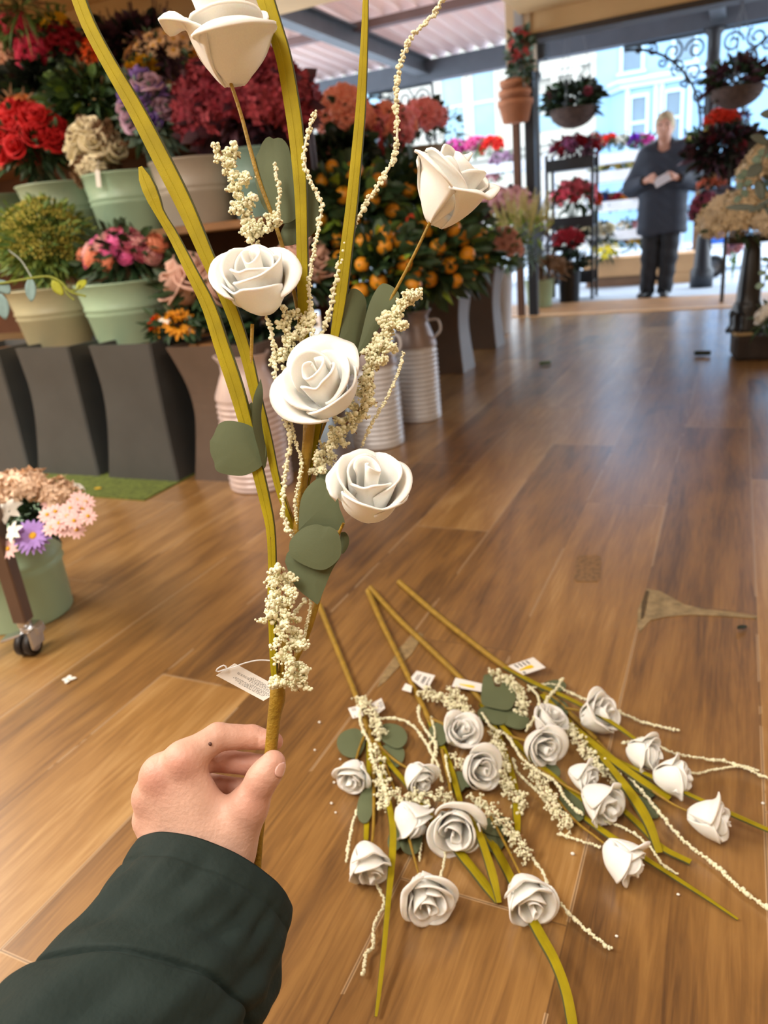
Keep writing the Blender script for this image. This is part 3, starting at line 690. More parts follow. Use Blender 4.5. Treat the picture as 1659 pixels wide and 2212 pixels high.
bunch('rose_bunch', 'cream roses with dried brown flowers in the tagged mint bucket', 'flowers', 205, 325, 2.96, 62, 60, [('rose', (CRM,), 10, 31, LOWROSE), ('hydrangea', (DRY,), 4, 26, {})], [(DRY, 140, 26, 12)], base=(-2.65, 3.03, 1.2), seed=9)
bunch('dried_hydrangea', 'cream and brown dried hydrangea head hanging over the tagged bucket rim', 'flowers', 195, 372, 2.9, 36, 30, [('hydrangea', (CRM,), 3, 22, {}), ('hydrangea', (DRY,), 3, 22, {})], [(DRY, 60, 20, 10)], base=(-2.68, 2.95, 1.2), seed=10)
bunch('lisianthus_bunch', 'purple and lilac lisianthus bunch left of the burgundy hydrangeas', 'flowers', 322, 255, 2.98, 62, 92, [('rose', (PUR,), 11, 27, LOWROSE), ('rose', (LIL,), 6, 27, LOWROSE)], [(LEAF_G, 220, 32, 16), (LEAF_D, 120, 32, 15)], base=(-2.5, 3.03, 1.2), seed=11)
bunch('hydrangea_bunch', 'huge burgundy hydrangea bunch on the right of the middle shelf', 'flowers', 522, 240, 3.08, 165, 105, [('hydrangea', (BUR,), 30, 45, {}), ('hydrangea', (BUR2,), 22, 44, {})], [(LEAF_P, 300, 50, 30)], base=(-2.25, 3.05, 1.2), seed=12)
bunch('leafy_bunch', 'mixed green leaves rising behind the cream roses', 'plant', 185, 220, 3.2, 115, 62, [], [(LEAF_D, 260, 46, 22), (LEAF_M, 160, 44, 20), (LEAF_Y, 30, 36, 16), (DRY, 36, 50, 8)], base=(-2.9, 3.25, 1.2), seed=13)
bunch('lily_bunch', 'peach orange lilies behind the red roses at the left edge', 'flowers', 45, 240, 3.15, 62, 36, [('lily', (fl('apricot', '#e59a5c'),), 16, 28, {})], [(DRY, 50, 40, 6)], base=(-3.4, 3.2, 1.25), seed=14)
bunch('leafy_bunch', 'dark leaves filling the gap under the magenta roses', 'plant', 75, 190, 3.35, 120, 42, [], [(LEAF_B, 240, 46, 22), (LEAF_D, 120, 40, 20)], base=(-3.4, 3.4, 1.5), seed=15)
bunch('rose_bunch', 'peach roses cut off by the upper left edge', 'flowers', 14, 128, 3.38, 44, 44, [('cup', (PCH,), 14, 22, {})], [(LEAF_D, 60, 30, 14)], base=(-3.72, 3.46, 1.6), seed=16)
bunch('rose_bunch', 'magenta pink roses on the top shelf at the left', 'flowers', 78, 118, 3.38, 52, 66, [('cup', (MAG,), 34, 18, {})], [(LEAF_D, 60, 30, 14)], base=(-3.35, 3.46, 1.6), seed=17)
bunch('rose_bunch', 'pink roses above the peach roses at the upper left edge', 'flowers', 28, 52, 3.3, 44, 28, [('cup', (MAG,), 12, 18, {})], [(LEAF_M, 60, 30, 14)], base=(-3.75, 3.5, 1.6), seed=18)
bunch('carnation_bunch', 'deep crimson carnations between magenta roses and orange lilies', 'flowers', 140, 112, 3.42, 48, 62, [('carnation', (CRI,), 36, 16, {})], [(LEAF_D, 60, 26, 12)], base=(-3.2, 3.46, 1.6), seed=19)
bunch('lily_bunch', 'vivid orange lilies on the top shelf beside the crimson carnations', 'flowers', 204, 125, 3.42, 32, 44, [('lily', (ORG,), 20, 21, {})], [(LEAF_D, 50, 26, 12)], base=(-2.9, 3.46, 1.6), seed=20)
bunch('lily_bunch', 'small yellow flowers peeping behind the crimson carnations', 'flowers', 112, 50, 3.4, 44, 26, [('lily', (YEL,), 16, 15, {})], [(LEAF_M, 90, 24, 8)], base=(-3.4, 3.5, 1.6), seed=21)
bunch('carnation_bunch', 'golden yellow carnations behind the purple lisianthus', 'flowers', 305, 155, 3.3, 40, 28, [('carnation', (YEL,), 9, 21, {})], [(LEAF_D, 40, 26, 12)], base=(-2.6, 3.4, 1.5), seed=22)
bunch('chrysanthemum_bunch', 'pale peach chrysanthemums in a wide bunch on the top shelf', 'flowers', 345, 118, 3.4, 98, 52, [('daisy', (PEC, EYE_Y), 52, 18, dict(n=12, rows=2))], [(LEAF_P, 120, 30, 10), (LEAF_D, 60, 28, 10)], base=(-2.5, 3.46, 1.6), seed=23)
bunch('sunflower_bunch', 'small sunflowers beside the top white rose of the held spray', 'flowers', 425, 126, 3.35, 24, 18, [('daisy', (GOLD, EYE_D), 4, 20, dict(n=16, rows=2))], [(LEAF_D, 30, 26, 12)], base=(-2.15, 3.46, 1.6), seed=24)
bunch('dark_foliage_bunch', 'dark plum foliage with mauve blooms along the rear wall', 'plant', 262, 100, 3.75, 160, 44, [('spike', (PLU,), 46, 15, dict(ln=2.6)), ('rose', (MAU,), 5, 16, LOWROSE)], [(LEAF_P, 520, 38, 14), (LEAF_B, 200, 40, 18)], base=(-3.0, 3.75, 1.5), seed=25)
bunch('dark_foliage_bunch', 'dark plum foliage hanging over the top shelf right end', 'plant', 405, 112, 3.9, 44, 30, [('spike', (PLU,), 10, 13, dict(ln=2.4))], [(LEAF_P, 130, 34, 12), (LEAF_D, 60, 34, 14)], base=(-2.4, 3.9, 1.5), seed=26)
bunch('leafy_bunch', 'dry grassy stems at the far upper left corner', 'plant', 40, 15, 3.25, 50, 26, [], [(LEAF_M, 60, 60, 6), (DRY, 60, 60, 5)], base=(-3.9, 3.6, 1.5), seed=27)

# ---------------------------------------------------------------- ribbed zinc milk churns
def zinc_mat(name, c1, c2):
    m = pm(name, c1, .38, .06, 5, metal=.12); return m
ZINC = zinc_mat('zinc_grey', '#d2d2d6', 0); ZPINK = zinc_mat('zinc_pink', '#d0bebb', 0); COLLAR = pm('churn_collar', '#8d7f7c', .4, .08, 6, metal=.3)
def churn(x, y, r, hb, h, body, label, handle=True):
    t = thing('milk_churn', (x, y, 0), label, 'churn', None)
    pr = [(.001, .002), (r*.98, .002), (r, .01)]; n = 15
    for i in range(n):
        z0 = .015+(hb-.03)*i/n; dz = (hb-.03)/n
        pr += [(r-.009, z0+dz*.08), (r+.001, z0+dz*.4), (r+.001, z0+dz*.6), (r-.009, z0+dz*.92)]
    pr += [(r, hb)]
    mb = MB(); lathe(mb, pr, (x, y, 0), 44); mb.build('ribbed_body', body, t)
    mb = MB(); rn = r*.70
    lathe(mb, [(r, hb), (r*.99, hb+.012), (rn+.006, hb+(h-hb)*.52), (rn, hb+(h-hb)*.60), (rn, h-.03), (rn+.018, h-.004), (rn+.02, h), (rn+.012, h-.002), (rn-.008, h-.03), (rn-.008, hb+.02), (.001, hb+.01)], (x, y, 0), 44)
    mb.build('collar', COLLAR if body is ZINC else ZPINK, t)
    if handle:
        for s in (0, PI):
            mb = MB(); c, q = math.cos(s), math.sin(s)
            tube(mb, smooth_path([(x+c*(r*.93), y+q*(r*.93), hb+.035), (x+c*(r+.03), y+q*(r+.03), hb+.07), (x+c*(r+.02), y+q*(r+.02), hb+.12), (x+c*(rn+.004), y+q*(rn+.004), hb+.12)], 10), .006, 8); mb.build('handle', body, t)
    return t
churn(-1.42, 2.93, .118, .36, .53, ZINC, 'grey ribbed milk churn nearest on the floor right of the held stem')
churn(-1.40, 3.39, .112, .36, .53, ZINC, 'grey ribbed milk churn standing behind the nearest churn')
churn(-1.665, 2.335, .125, .36, .52, ZPINK, 'pinkish ribbed milk churn half hidden behind the held spray', False)
bucket('zinc_bucket', -1.78, 6.2, 0, .13, .10, .48, ZINC, 'tall slim zinc bucket at the end of the row of vases', ribs=False)

# ---------------------------------------------------------------- fruit bushes and the flowers above them
def bush(label, px, py, Y, rx, ry, n, base, seed, red=2):
    return bunch('kumquat_bush', label, 'bush', px, py, Y, rx, ry, [('fruit', (KUM, LEAF_M), n, 17, {}), ('fruit', (KRED, LEAF_M), red, 16, {})], [(LEAF_D, int(rx*ry*.032), 54, 27), (LEAF_M, int(rx*ry*.005), 48, 24), (LEAF_Y, int(rx*ry*.004), 44, 24)], base=base, seed=seed, part='fruit', up=-.3, polar=2.3)
bush('kumquat bush with big orange fruit rising from the nearest grey churn', 815, 590, 2.95, 105, 92, 26, (-1.42, 2.93, .5), 31)
bush('kumquat bush behind the held right grass blade, taller and darker', 760, 470, 3.45, 100, 120, 22, (-1.75, 3.4, .4), 32)
bush('kumquat bush over the second churn with red fruit at its right side', 930, 560, 3.45, 98, 105, 24, (-1.40, 3.39, .5), 33, 5)
bush('kumquat bush farthest along the aisle above the taupe vase', 985, 545, 4.6, 72, 90, 14, (-1.66, 4.62, .5), 34, 4)
bush('kumquat bush at the back under the coral berries', 850, 440, 4.1, 130, 80, 14, (-1.95, 4.1, .53), 35)
CORB = dict(n=13)
bunch('berry_bunch', 'coral red berry branches rising highest above the fruit bushes', 'flowers', 745, 262, 4.6, 62, 66, [('berries', (SAL,), 30, 21, {})], [(LEAF_D, 110, 34, 16)], base=(-2.35, 4.7, 1.2), seed=36)
bunch('berry_bunch', 'coral red berry branches in the middle above the fruit bushes', 'flowers', 835, 285, 4.8, 66, 52, [('berries', (SAL,), 16, 20, {}), ('berries', (SALP,), 14, 20, {})], [(LEAF_D, 110, 34, 16)], base=(-2.3, 4.9, 1.2), seed=37)
bunch('berry_bunch', 'pinker berry branches over the putty pot above the bushes', 'flowers', 912, 262, 5.2, 52, 40, [('berries', (SALP,), 24, 18, {})], [(LEAF_D, 60, 28, 14)], base=(-2.2, 5.25, 1.3), seed=38)
p = on_y(915, 345, 5.2); bucket('flower_pot', p[0], p[1], 1.15, .19, .15, .24, GREY, 'putty coloured pot under the pink berry branches', 'pot', ribs=False)
bunch('celosia_bunch', 'feathery coral red celosia plumes among the dark leaves', 'flowers', 842, 352, 4.5, 42, 40, [('spike', (RSP,), 10, 17, dict(ln=3.4))], [(LEAF_D, 90, 34, 16)], base=(-2.1, 4.5, 1.15), seed=39)
bunch('leafy_bunch', 'dark ivy leaves under the coral berries', 'plant', 735, 350, 4.3, 80, 56, [('rose', (PPK,), 3, 18, LOWROSE)], [(LEAF_B, 150, 46, 24), (LEAF_D, 120, 44, 24)], base=(-2.2, 4.3, 1.15), seed=40)
bunch('twig_bunch', 'wispy bare twigs right of the putty pot', 'plant', 975, 275, 5.5, 26, 42, [], [(LEAF_G, 60, 20, 5)], base=(-2.1, 5.5, 1.2), seed=41)

bunch('carnation_bunch', 'coral pink fluffy blooms above the farthest taupe vase', 'flowers', 1082, 540, 5.5, 46, 46, [('carnation', (fl('coral_pink', '#ffbcae'),), 28, 16, {})], [(LEAF_M, 70, 26, 10)], base=(-1.70, 5.52, .55), seed=42)
bunch('wheat_bunch', 'cream wheat ears fanning out by the end of the aisle', 'flowers', 1128, 500, 6.0, 58, 48, [('spike', (WHE,), 40, 11, dict(ln=4.2, w=.5, fl=.5))], [(LEAF_Y, 30, 26, 10)], base=(-1.85, 6.0, .5), seed=43)
bunch('lavender_bunch', 'blue grey lavender bunch in the slim zinc bucket', 'flowers', 1150, 550, 6.2, 40, 46, [('spike', (LAV,), 46, 10, dict(ln=4.0))], [(LEAF_G, 60, 22, 5)], base=(-1.78, 6.2, .4), seed=44)
GPOT = bucket('flower_pot', -1.84, 8.0, -.004, .15, .12, .27, pm('celadon_glaze', '#93a583', .45, .08, 5), 'pale green pot by the doorway post', 'pot', ribs=False)
bunch('dried_bunch', 'dry brown seed heads in the pale green doorway pot', 'flowers', 1182, 582, 8.0, 42, 30, [('hydrangea', (DRY,), 12, 12, {})], [(DRY, 120, 22, 5)], base=(-1.84, 8.0, .2), seed=45)
bunch('hydrangea_bunch', 'dusty pink hydrangeas left of the black canopy post', 'flowers', 1085, 445, 7.0, 68, 34, [('hydrangea', (PRL,), 26, 17, {})], [(LEAF_P, 90, 26, 12)], base=(-1.95, 7.0, .75), seed=46)
bunch('dark_foliage_bunch', 'dark mauve foliage under the dusty pink hydrangeas', 'plant', 1100, 490, 7.0, 76, 30, [], [(LEAF_P, 190, 30, 14)], base=(-1.9, 7.05, .5), seed=47)

# ---------------------------------------------------------------- doorway: posts, hanging things
BLK = pm('black_iron', '#15171b', .42, .15, 8); POST = pm('iron_post', '#23272e', .45, .15, 8)
def canopy_post(x, y, r, label, z0=-.03, z1=2.46):
    t = thing('canopy_post', (x, y, z0), label, 'post')
    mb = MB(); lathe(mb, [(.001, z0), (r*2, z0), (r*2, z0+.18), (r*1.5, z0+.22), (r*1.25, z0+.5), (r, z0+.55), (r*.9, z1-.35), (r*1.4, z1-.3), (r, z1-.25), (r*1.1, z1-.06), (r*1.8, z1-.02), (r*1.8, z1), (.001, z1)], (x, y, 0), 20); mb.build('shaft', POST, t)
    return t
def scroll(mb, c, r, a0, turns, X, Z, rr=.012):
    a = np.linspace(0, turns*2*PI, 26); q = r*(1-.75*a/a[-1]); P = np.array(c)+np.outer(q*np.cos(a0+a), X)+np.outer(q*np.sin(a0+a), Z); tube(mb, P, rr, 6)
def bracket(x, y, sgn, label):
    t = thing('canopy_bracket', (x, y, 2.44), label, 'bracket'); X = np.array([sgn, 0, 0.]); Z = np.array([0, 0, 1.]); o = np.array([x, y, 2.44])
    mb = MB(); L = .82
    tube(mb, [o, o+X*L], .016, 6); tube(mb, [o, o-Z*.85], .016, 6)
    tube(mb, [o+X*(L-.02)*math.cos(a)+(-Z)*0 + X*0 - Z*0 + X*0 for a in (0, .001)], .016, 6)
    a = np.linspace(0, PI/2, 16); tube(mb, o+np.outer(L-(L-.04)*np.sin(a), X)-np.outer(.85-(.85-.03)*np.cos(a), Z), .016, 6)
    mb.build('frame', BLK, t)
    mb = MB()
    for (u, v, r, a0, tn) in ((.12, .13, .1, 0, 1.4), (.34, .12, .1, 2, 1.4), (.54, .07, .06, 1, 1.3), (.13, .34, .1, 4, 1.4), (.08, .55, .065, 3, 1.3), (.28, .27, .075, 5, 1.4), (.68, .045, .04, 1, 1.2), (.045, .7, .04, 1, 1.2), (.22, .42, .05, 2, 1.2), (.44, .2, .05, 2, 1.2)):
        scroll(mb, o+X*u-Z*v, r, a0, tn, X, Z)
    mb.build('scrollwork', BLK, t); return t
canopy_post(-1.93, 8.3, .06, 'black iron canopy post left of the doorway')
canopy_post(-.33, 9.3, .06, 'black iron canopy post right of the person')
bracket(-.38, 9.3, -1, 'ornate iron scroll bracket left of the right canopy post')
bracket(-.28, 9.3, 1, 'ornate iron scroll bracket right of the right canopy post')
bracket(-3.35, 9.3, -1, 'ornate iron scroll bracket above the coral berries')
mb = MB(); box(mb, on_y(1160, 85, 7.6), (.17, .17, .34), bev=.02); tag(mb.build('speaker_box', BLK, None, False), 'black box fixed high beside the cream doorway post', 'speaker')
# stack of terracotta pots tied to the post
TER = pm('terracotta', '#b07350', .8, .12, 8)
p = on_y(1113, 225, 7.0)
for i in range(3):
    mb = MB(); r = .15-.012*i; lathe(mb, [(.001, 0), (r*.72, 0), (r*.93, .13), (r, .13), (r, .17), (r*.9, .17), (r*.66, .02), (.001, .02)], (0, 0, 0), 24)
    o = mb.build('terracotta_pot', TER); o.location = (p[0], p[1], p[2]-.14+.075*i)
    tag(o, ['terracotta pot lowest of the nested stack hanging on the post', 'terracotta pot in the middle of the nested stack on the post', 'terracotta pot topmost of the nested stack on the post'][i], 'pot', 'terracotta pots nested on the post')
bunch('fuchsia_garland', 'trailing red and green fuchsia garland hanging on the cream post', 'flowers', 1122, 130, 7.0, 30, 72, [('lily', (fl('fuchsia_red', '#b53f3f'),), 18, 14, {})], [(LEAF_D, 90, 24, 11), (LEAF_G, 50, 24, 10)], base=tuple(on_y(1122, 70, 7.05)), seed=50)
def hanging_basket(px, py, Y, r, label, fl_label, heads, leaf, seed, chain_top):
    c = on_y(px, py, Y); t = thing('hanging_basket', c, label, 'basket')
    mb = MB(); pr = [(.001, -r*.75)]+[(r*math.sin(a), -r*.75*math.cos(a)) for a in np.linspace(.2, PI/2, 8)]+[(r*.94, 0), (r*.5, -r*.45), (.001, -r*.5)]
    lathe(mb, pr, c, 24); mb.build('bowl', pm('basket_coir', '#4a3a34', .9, .3, 30, .4), t)
    for i in range(3):
        a = 2*PI*i/3+.4; mb = MB(); e = c+np.array([r*math.cos(a), r*math.sin(a), 0]); tp = np.array([c[0], c[1], chain_top])
        n = 26
        for k in range(n):
            q = e+(tp-e)*(k+.5)/n; d = (tp-e)/n*.62; beads(mb, [q-d*.4, q+d*.4], [.006, .006], ICO0); rod(mb, q-d*.7, q+d*.7, .0035, 5)
        mb.build('chain', pm('chain_steel', '#6b6f76', .4, .1, metal=.6), t)
    bunch('basket_plant', fl_label, 'plant', px, py-r*FPX/((c-EYEP) @ A_F)*.35, Y, r*FPX/((c-EYEP) @ A_F)*1.25, r*FPX/((c-EYEP) @ A_F)*.8, heads, leaf, base=tuple(c), seed=seed)
hanging_basket(1238, 235, 7.9, .22, 'dark hanging basket just right of the black canopy post', 'dark green trailing plant in the basket by the black post', [('rose', (DUS,), 4, 10, LOWROSE)], [(LEAF_D, 300, 22, 11), (LEAF_B, 200, 24, 11)], 51, 2.8)
hanging_basket(1592, 190, 7.3, .2, 'dark hanging basket on chains at the upper right', 'dark trailing plant in the basket at the upper right', [('rose', (PLU,), 4, 10, LOWROSE)], [(LEAF_D, 220, 22, 11), (LEAF_P, 240, 24, 11)], 52, 2.255)
# bright downlight in the canopy
q = on_z(1445, 12, 2.44); t = thing('spot_lamp', q, 'small warm bulb glowing under the canopy at the top right', 'lamp')
mb = MB(); ball(mb, q, .04); mb.build('bulb', emit('warm_bulb', '#ffe9a0', 7), t); mb = MB(); rod(mb, q+np.array([0, 0, .03]), q+np.array([0, 0, .12]), .025, 12); mb.build('lamp_holder', BLK, t)

# ---------------------------------------------------------------- display units outside the doorway
def rack(name, x, y, w, d, tiers, label, lip=.10, z0=-.03, mat=None):
    mat = mat or BLK; t = thing(name, (x, y, z0), label, 'display stand')
    for z in tiers:
        mb = MB(); span(mb, (x-w/2, y-d/2, z-.015), (x+w/2, y+d/2, z)); span(mb, (x-w/2, y-d/2-.01, z-.015), (x+w/2, y-d/2, z+lip)); span(mb, (x-w/2, y+d/2, z-.015), (x+w/2, y+d/2+.01, z+lip)); mb.build('tray', mat, t, False)
    for sx in (-1, 1):
        for sy in (-1, 1):
            mb = MB(); span(mb, (x+sx*w/2-.015, y+sy*d/2-.015, z0), (x+sx*w/2+.015, y+sy*d/2+.015, max(tiers)+lip+.05)); mb.build('upright', mat, t, False)
    return t
rack('flower_rack', -1.66, 8.85, .48, .3, (.16, .74, 1.32), 'narrow black rack of red flowers left of the person')
bunch('flower_tray_plants', 'dark crimson blooms on the top tray of the black rack', 'flowers', 1240, 322, 8.8, 54, 27, [('carnation', (CRI,), 14, 12, {}), ('rose', (MAU,), 4, 10, LOWROSE)], [(LEAF_P, 120, 20, 9)], base=(-1.66, 8.85, 1.33), seed=60)
bunch('poinsettia_bunch', 'bright rose red blooms on the middle tray of the black rack', 'flowers', 1238, 425, 8.8, 54, 36, [('lily', (fl('rose_red', '#c33548'),), 22, 16, {}), ('rose', (fl('rose_light', '#d5616e'),), 8, 13, LOWROSE)], [(LEAF_D, 80, 22, 11)], base=(-1.66, 8.85, .75), seed=61)
bunch('marigold_bunch', 'orange blooms at the right end of the black rack middle tray', 'flowers', 1287, 440, 8.9, 12, 26, [('carnation', (ORG,), 8, 11, {})], [(LEAF_D, 20, 16, 8)], base=(-1.42, 8.9, .75), seed=62)
BPOT = bucket('flower_bucket', -1.60, 8.35, -.03, .12, .10, .42, BLK, 'black bucket of red flowers at the foot of the black rack', ribs=False)
bunch('rose_bunch', 'dark red rose dome in the black bucket by the doorway', 'flowers', 1228, 522, 8.3, 34, 28, [('rose', (CRI,), 26, 11, LOWROSE)], [(LEAF_B, 80, 22, 11)], base=(-1.60, 8.35, .3), seed=63)
bunch('leafy_bunch', 'dark greenery spilling over the black bucket', 'plant', 1236, 565, 8.25, 32, 18, [], [(LEAF_B, 90, 20, 9), (LEAF_D, 50, 20, 9)], base=(-1.58, 8.3, .3), seed=64)
# wooden planter trough
p0 = on_z(1262, 622, -.03); p1 = on_z(1395, 608, -.03)
t = thing('planter_box', (p0[0]+.4, p0[1]+.2, -.03), 'long plain wooden planter trough left of the person', 'planter')
PLW = pm('planter_pine', '#b98f63', .65, .12, 4)
mb = MB(); span(mb, (p0[0], 9.9, .09), (-.42, 10.3, .31), bev=.01); mb.build('trough', PLW, t, False); mb = MB(); span(mb, (p0[0]+.03, 9.96, -.03), (-.98, 10.24, .09)); mb.build('plinth', pm('planter_dark', '#7a5a42', .7, .12, 4), t, False)
mb = MB(); span(mb, (-.98, 9.9, -.03), (-.42, 10.3, .09)); mb.build('end_block', PLW, t, False)
bunch('chrysanthemum_bunch', 'cream white chrysanthemums left end of the planter trough', 'flowers', 1290, 505, 9.9, 38, 26, [('carnation', (fl('cream_tan', '#d6cdb0'),), 12, 13, {}), ('daisy', (WHT, EYE_Y), 8, 11, {})], [(LEAF_B, 80, 18, 9)], base=(-1.6, 10.0, .3), seed=65)
bunch('daffodil_bunch', 'yellow and white daffodils spilling over the planter trough', 'flowers', 1308, 545, 9.85, 34, 26, [('lily', (fl('daffodil', '#f2d72c'),), 12, 12, {}), ('lily', (WHT,), 8, 11, {})], [(LEAF_D, 80, 22, 5)], base=(-1.45, 9.95, .3), seed=66)
# white tiered market stand
WTR = pm('white_crate', '#cfd2da', .5, .08, 6)
rack('market_stand', -1.25, 11.0, 1.15, .7, (.14, .50, .86, 1.22, 1.42), 'white tiered market stand of potted flowers behind the person', lip=.11, mat=WTR)
rowY = 10.75
def row(z_py, items, Y, grp):
    for i, (px, hexm, lab, kind) in enumerate(items):
        bunch('potted_flowers', lab, 'flowers', px, z_py, Y, 21, 15, [(kind, (hexm, EYE_Y) if kind == 'daisy' else (hexm,), 9, 9, {} if kind != 'rose' else LOWROSE)], [(LEAF_D, 40, 15, 7)], seed=70+i+z_py, group=grp)
row(306, [(1282, fl('rose_red', '#c33548'), 'deep pink potted flowers at the left end of the stand top', 'carnation'), (1315, fl('scarlet', '#e8372c'), 'scarlet potted flowers on the stand top', 'carnation'), (1345, WHT, 'white potted flowers on the stand top beside the violet ones', 'carnation'), (1372, VIO, 'violet potted flowers on the stand top left of the person', 'carnation'), (1392, FUC, 'fuchsia pink potted flowers on the stand top touching the person', 'carnation'), (1495, FUC, 'fuchsia pink potted flowers on the stand top right of the person', 'carnation')], rowY, 'potted flowers on the stand top')
row(362, [(1295, LEM, 'pale lemon potted flowers at the left of the upper stand row', 'daisy'), (1328, fl('olive_gold', '#c9b35c'), 'olive gold potted flowers in the upper stand row', 'daisy'), (1362, LEM, 'pale lemon potted flowers in the upper stand row by the person', 'daisy')], rowY, 'potted flowers in the upper stand row')
row(432, [(1300, CBL, 'cobalt blue potted flowers in the middle stand row', 'carnation'), (1330, CRI, 'crimson potted flowers in the middle stand row', 'carnation'), (1355, GOLD, 'orange gold potted flowers in the middle stand row', 'carnation'), (1388, SALP, 'salmon pink potted flowers in the middle stand row by the person', 'carnation')], rowY, 'potted flowers in the middle stand row')
row(488, [(1345, WHT, 'white potted flowers in the lower stand row', 'daisy'), (1385, PRL, 'pale rose potted flowers in the lower stand row', 'carnation')], rowY, 'potted flowers in the lower stand row')
row(523, [(1335, fl('rust', '#9a5a34'), 'rust brown potted flowers in the bottom stand row', 'carnation'), (1372, YEL, 'golden potted flowers in the bottom stand row', 'daisy')], rowY, 'potted flowers in the bottom stand row')
# far pink row seen past the bushes
rack('market_stand', -3.4, 11.2, 2.0, .6, (.5, 1.0, 1.5), 'pale market stand with pink flowers far behind the fruit bushes', lip=.1, mat=WTR)
for i, (px, py, m_, lab) in enumerate(((985, 325, FUC, 'bright pink flowers far left on the distant stand'), (1025, 318, PNK, 'pink flowers in the middle of the distant stand'), (1062, 318, fl('scarlet', '#e8372c'), 'scarlet flowers on the distant stand by the post'), (1000, 385, LIL, 'pale lilac flowers low on the distant stand'), (1050, 385, PRL, 'pale rose flowers low on the distant stand'), (1085, 350, LIL, 'lilac flowers on the distant stand beside the post'))):
    bunch('potted_flowers', lab, 'flowers', px, py, 11.0, 30, 22, [('carnation', (m_,), 14, 11, {})], [(LEAF_M, 40, 16, 7)], seed=90+i)
# right hand rack
rack('flower_rack', .16, 7.75, .5, .3, (.80, 1.2), 'dark rack of burgundy plants at the right behind the cream hydrangeas')
bunch('tulip_bunch', 'vivid red orange blooms on top of the right rack', 'flowers', 1560, 262, 7.75, 36, 24, [('rose', (fl('vermilion', '#ee3a1e'),), 18, 15, LOWROSE)], [(LEAF_D, 40, 20, 9)], base=(-.05, 7.75, 1.3), seed=101)
bunch('cornflower_bunch', 'small blue flowers beside the red orange blooms', 'flowers', 1606, 250, 7.75, 16, 14, [('daisy', (CBL, EYE_Y), 8, 8, {})], [(LEAF_G, 30, 14, 7)], base=(.08, 7.75, 1.3), seed=102)
bunch('leafy_bunch', 'pale green foliage hanging left of the red orange blooms', 'plant', 1518, 292, 7.7, 34, 20, [('daisy', (LEM, EYE_Y), 4, 8, {})], [(LEAF_M, 80, 20, 9)], base=(-.2, 7.75, 1.25), seed=103)
bunch('dark_foliage_bunch', 'burgundy leaved plant on the right rack top tray', 'plant', 1562, 325, 7.7, 72, 52, [('rose', (BUR,), 8, 12, LOWROSE)], [(LEAF_P, 420, 26, 14), (LEAF_B, 340, 28, 15)], base=(-.05, 7.75, 1.0), seed=104)
bunch('rose_bunch', 'salmon blooms on the right rack middle tray', 'flowers', 1540, 398, 7.7, 30, 24, [('rose', (SAL,), 9, 12, LOWROSE), ('rose', (CRM,), 4, 11, LOWROSE)], [(LEAF_B, 60, 20, 10)], base=(-.1, 7.75, .85), seed=105)
bunch('hydrangea_bunch', 'blue grey hydrangeas on the right rack behind cream ones', 'flowers', 1560, 432, 7.6, 44, 24, [('hydrangea', (LAV,), 12, 14, {})], [(LEAF_P, 60, 20, 10)], base=(-.05, 7.75, .6), seed=106)
bunch('hydrangea_bunch', 'plum hydrangeas left of the cream hydrangeas', 'flowers', 1520, 455, 7.4, 28, 34, [('hydrangea', (fl('plum_red', '#8a3a55'),), 10, 14, {})], [(LEAF_B, 60, 20, 10)], base=(-.2, 7.6, .45), seed=107)
# cast iron table end at the right edge
CI = pm('cast_iron', '#14161b', .35, .2, 10)
q = on_z(1622, 775, 0); cx0, cy0 = q[0]-.035, q[1]+.08
t = thing('iron_table', (cx0, cy0, 0), 'black cast iron table base carrying cream hydrangeas at the right edge', 'table')
mb = MB(); lathe(mb, [(.001, .14), (.09, .14), (.098, .17), (.084, .2), (.09, .23), (.076, .26), (.084, .29), (.072, .31), (.066, .33), (.064, .38), (.046, .60), (.03, .66), (.045, .68), (.001, .68)], (cx0, cy0, 0), 24); mb.build('pedestal', CI, t)
mb = MB(); span(mb, (cx0-.13, cy0-.16, .645), (cx0+.7, cy0+.3, .685), bev=.006); mb.build('table_top', CI, t, False)
for k in range(6):
    mb = MB(); a = PI+.5*k-1.2; tube(mb, smooth_path([(cx0+.06*math.cos(a), cy0+.06*math.sin(a), .30-.02*k), (cx0+.09*math.cos(a), cy0+.09*math.sin(a), .26), (cx0+.085*math.cos(a), cy0+.085*math.sin(a), .19), (cx0+.11*math.cos(a), cy0+.11*math.sin(a), .145)], 8), .009, 6); mb.build('scroll_foot', CI, t)
t2 = thing('wooden_block', (cx0+.02, cy0-.06, 0), 'dark rough wooden block under the cast iron base', 'block')
mb = MB(); box(mb, (cx0+.1, cy0-.02, .07), (.34, .26, .14), rz=.1, bev=.02); mb.build('log', pm('bark_dark', '#2e2622', .85, .3, 14, .4), t2, False)
mb = MB(); box(mb, (cx0-.02, cy0-.1, .148), (.10, .09, .016), rz=.3, bev=.006); mb.build('moss_top', pm('tan_chip', '#a08a64', .8, .2, 14, .3), t2, False)
bunch('hydrangea_bunch', 'large cream hydrangeas hanging over the cast iron table', 'flowers', 1600, 478, 4.62, 84, 58, [('hydrangea', (TAN,), 24, 25, {}), ('hydrangea', (fl('cream_white', '#ece0c8', .85, .15, 3),), 14, 24, {})], [(LEAF_D, 60, 30, 12)], base=(cx0+.05, cy0, .69), seed=110)
bunch('hydrangea_bunch', 'cream hydrangeas at the right edge behind the eucalyptus', 'flowers', 1655, 375, 4.7, 50, 60, [('hydrangea', (TAN,), 16, 24, {})], [(LEAF_G, 60, 24, 12)], base=(cx0+.15, cy0+.05, .69), seed=111)
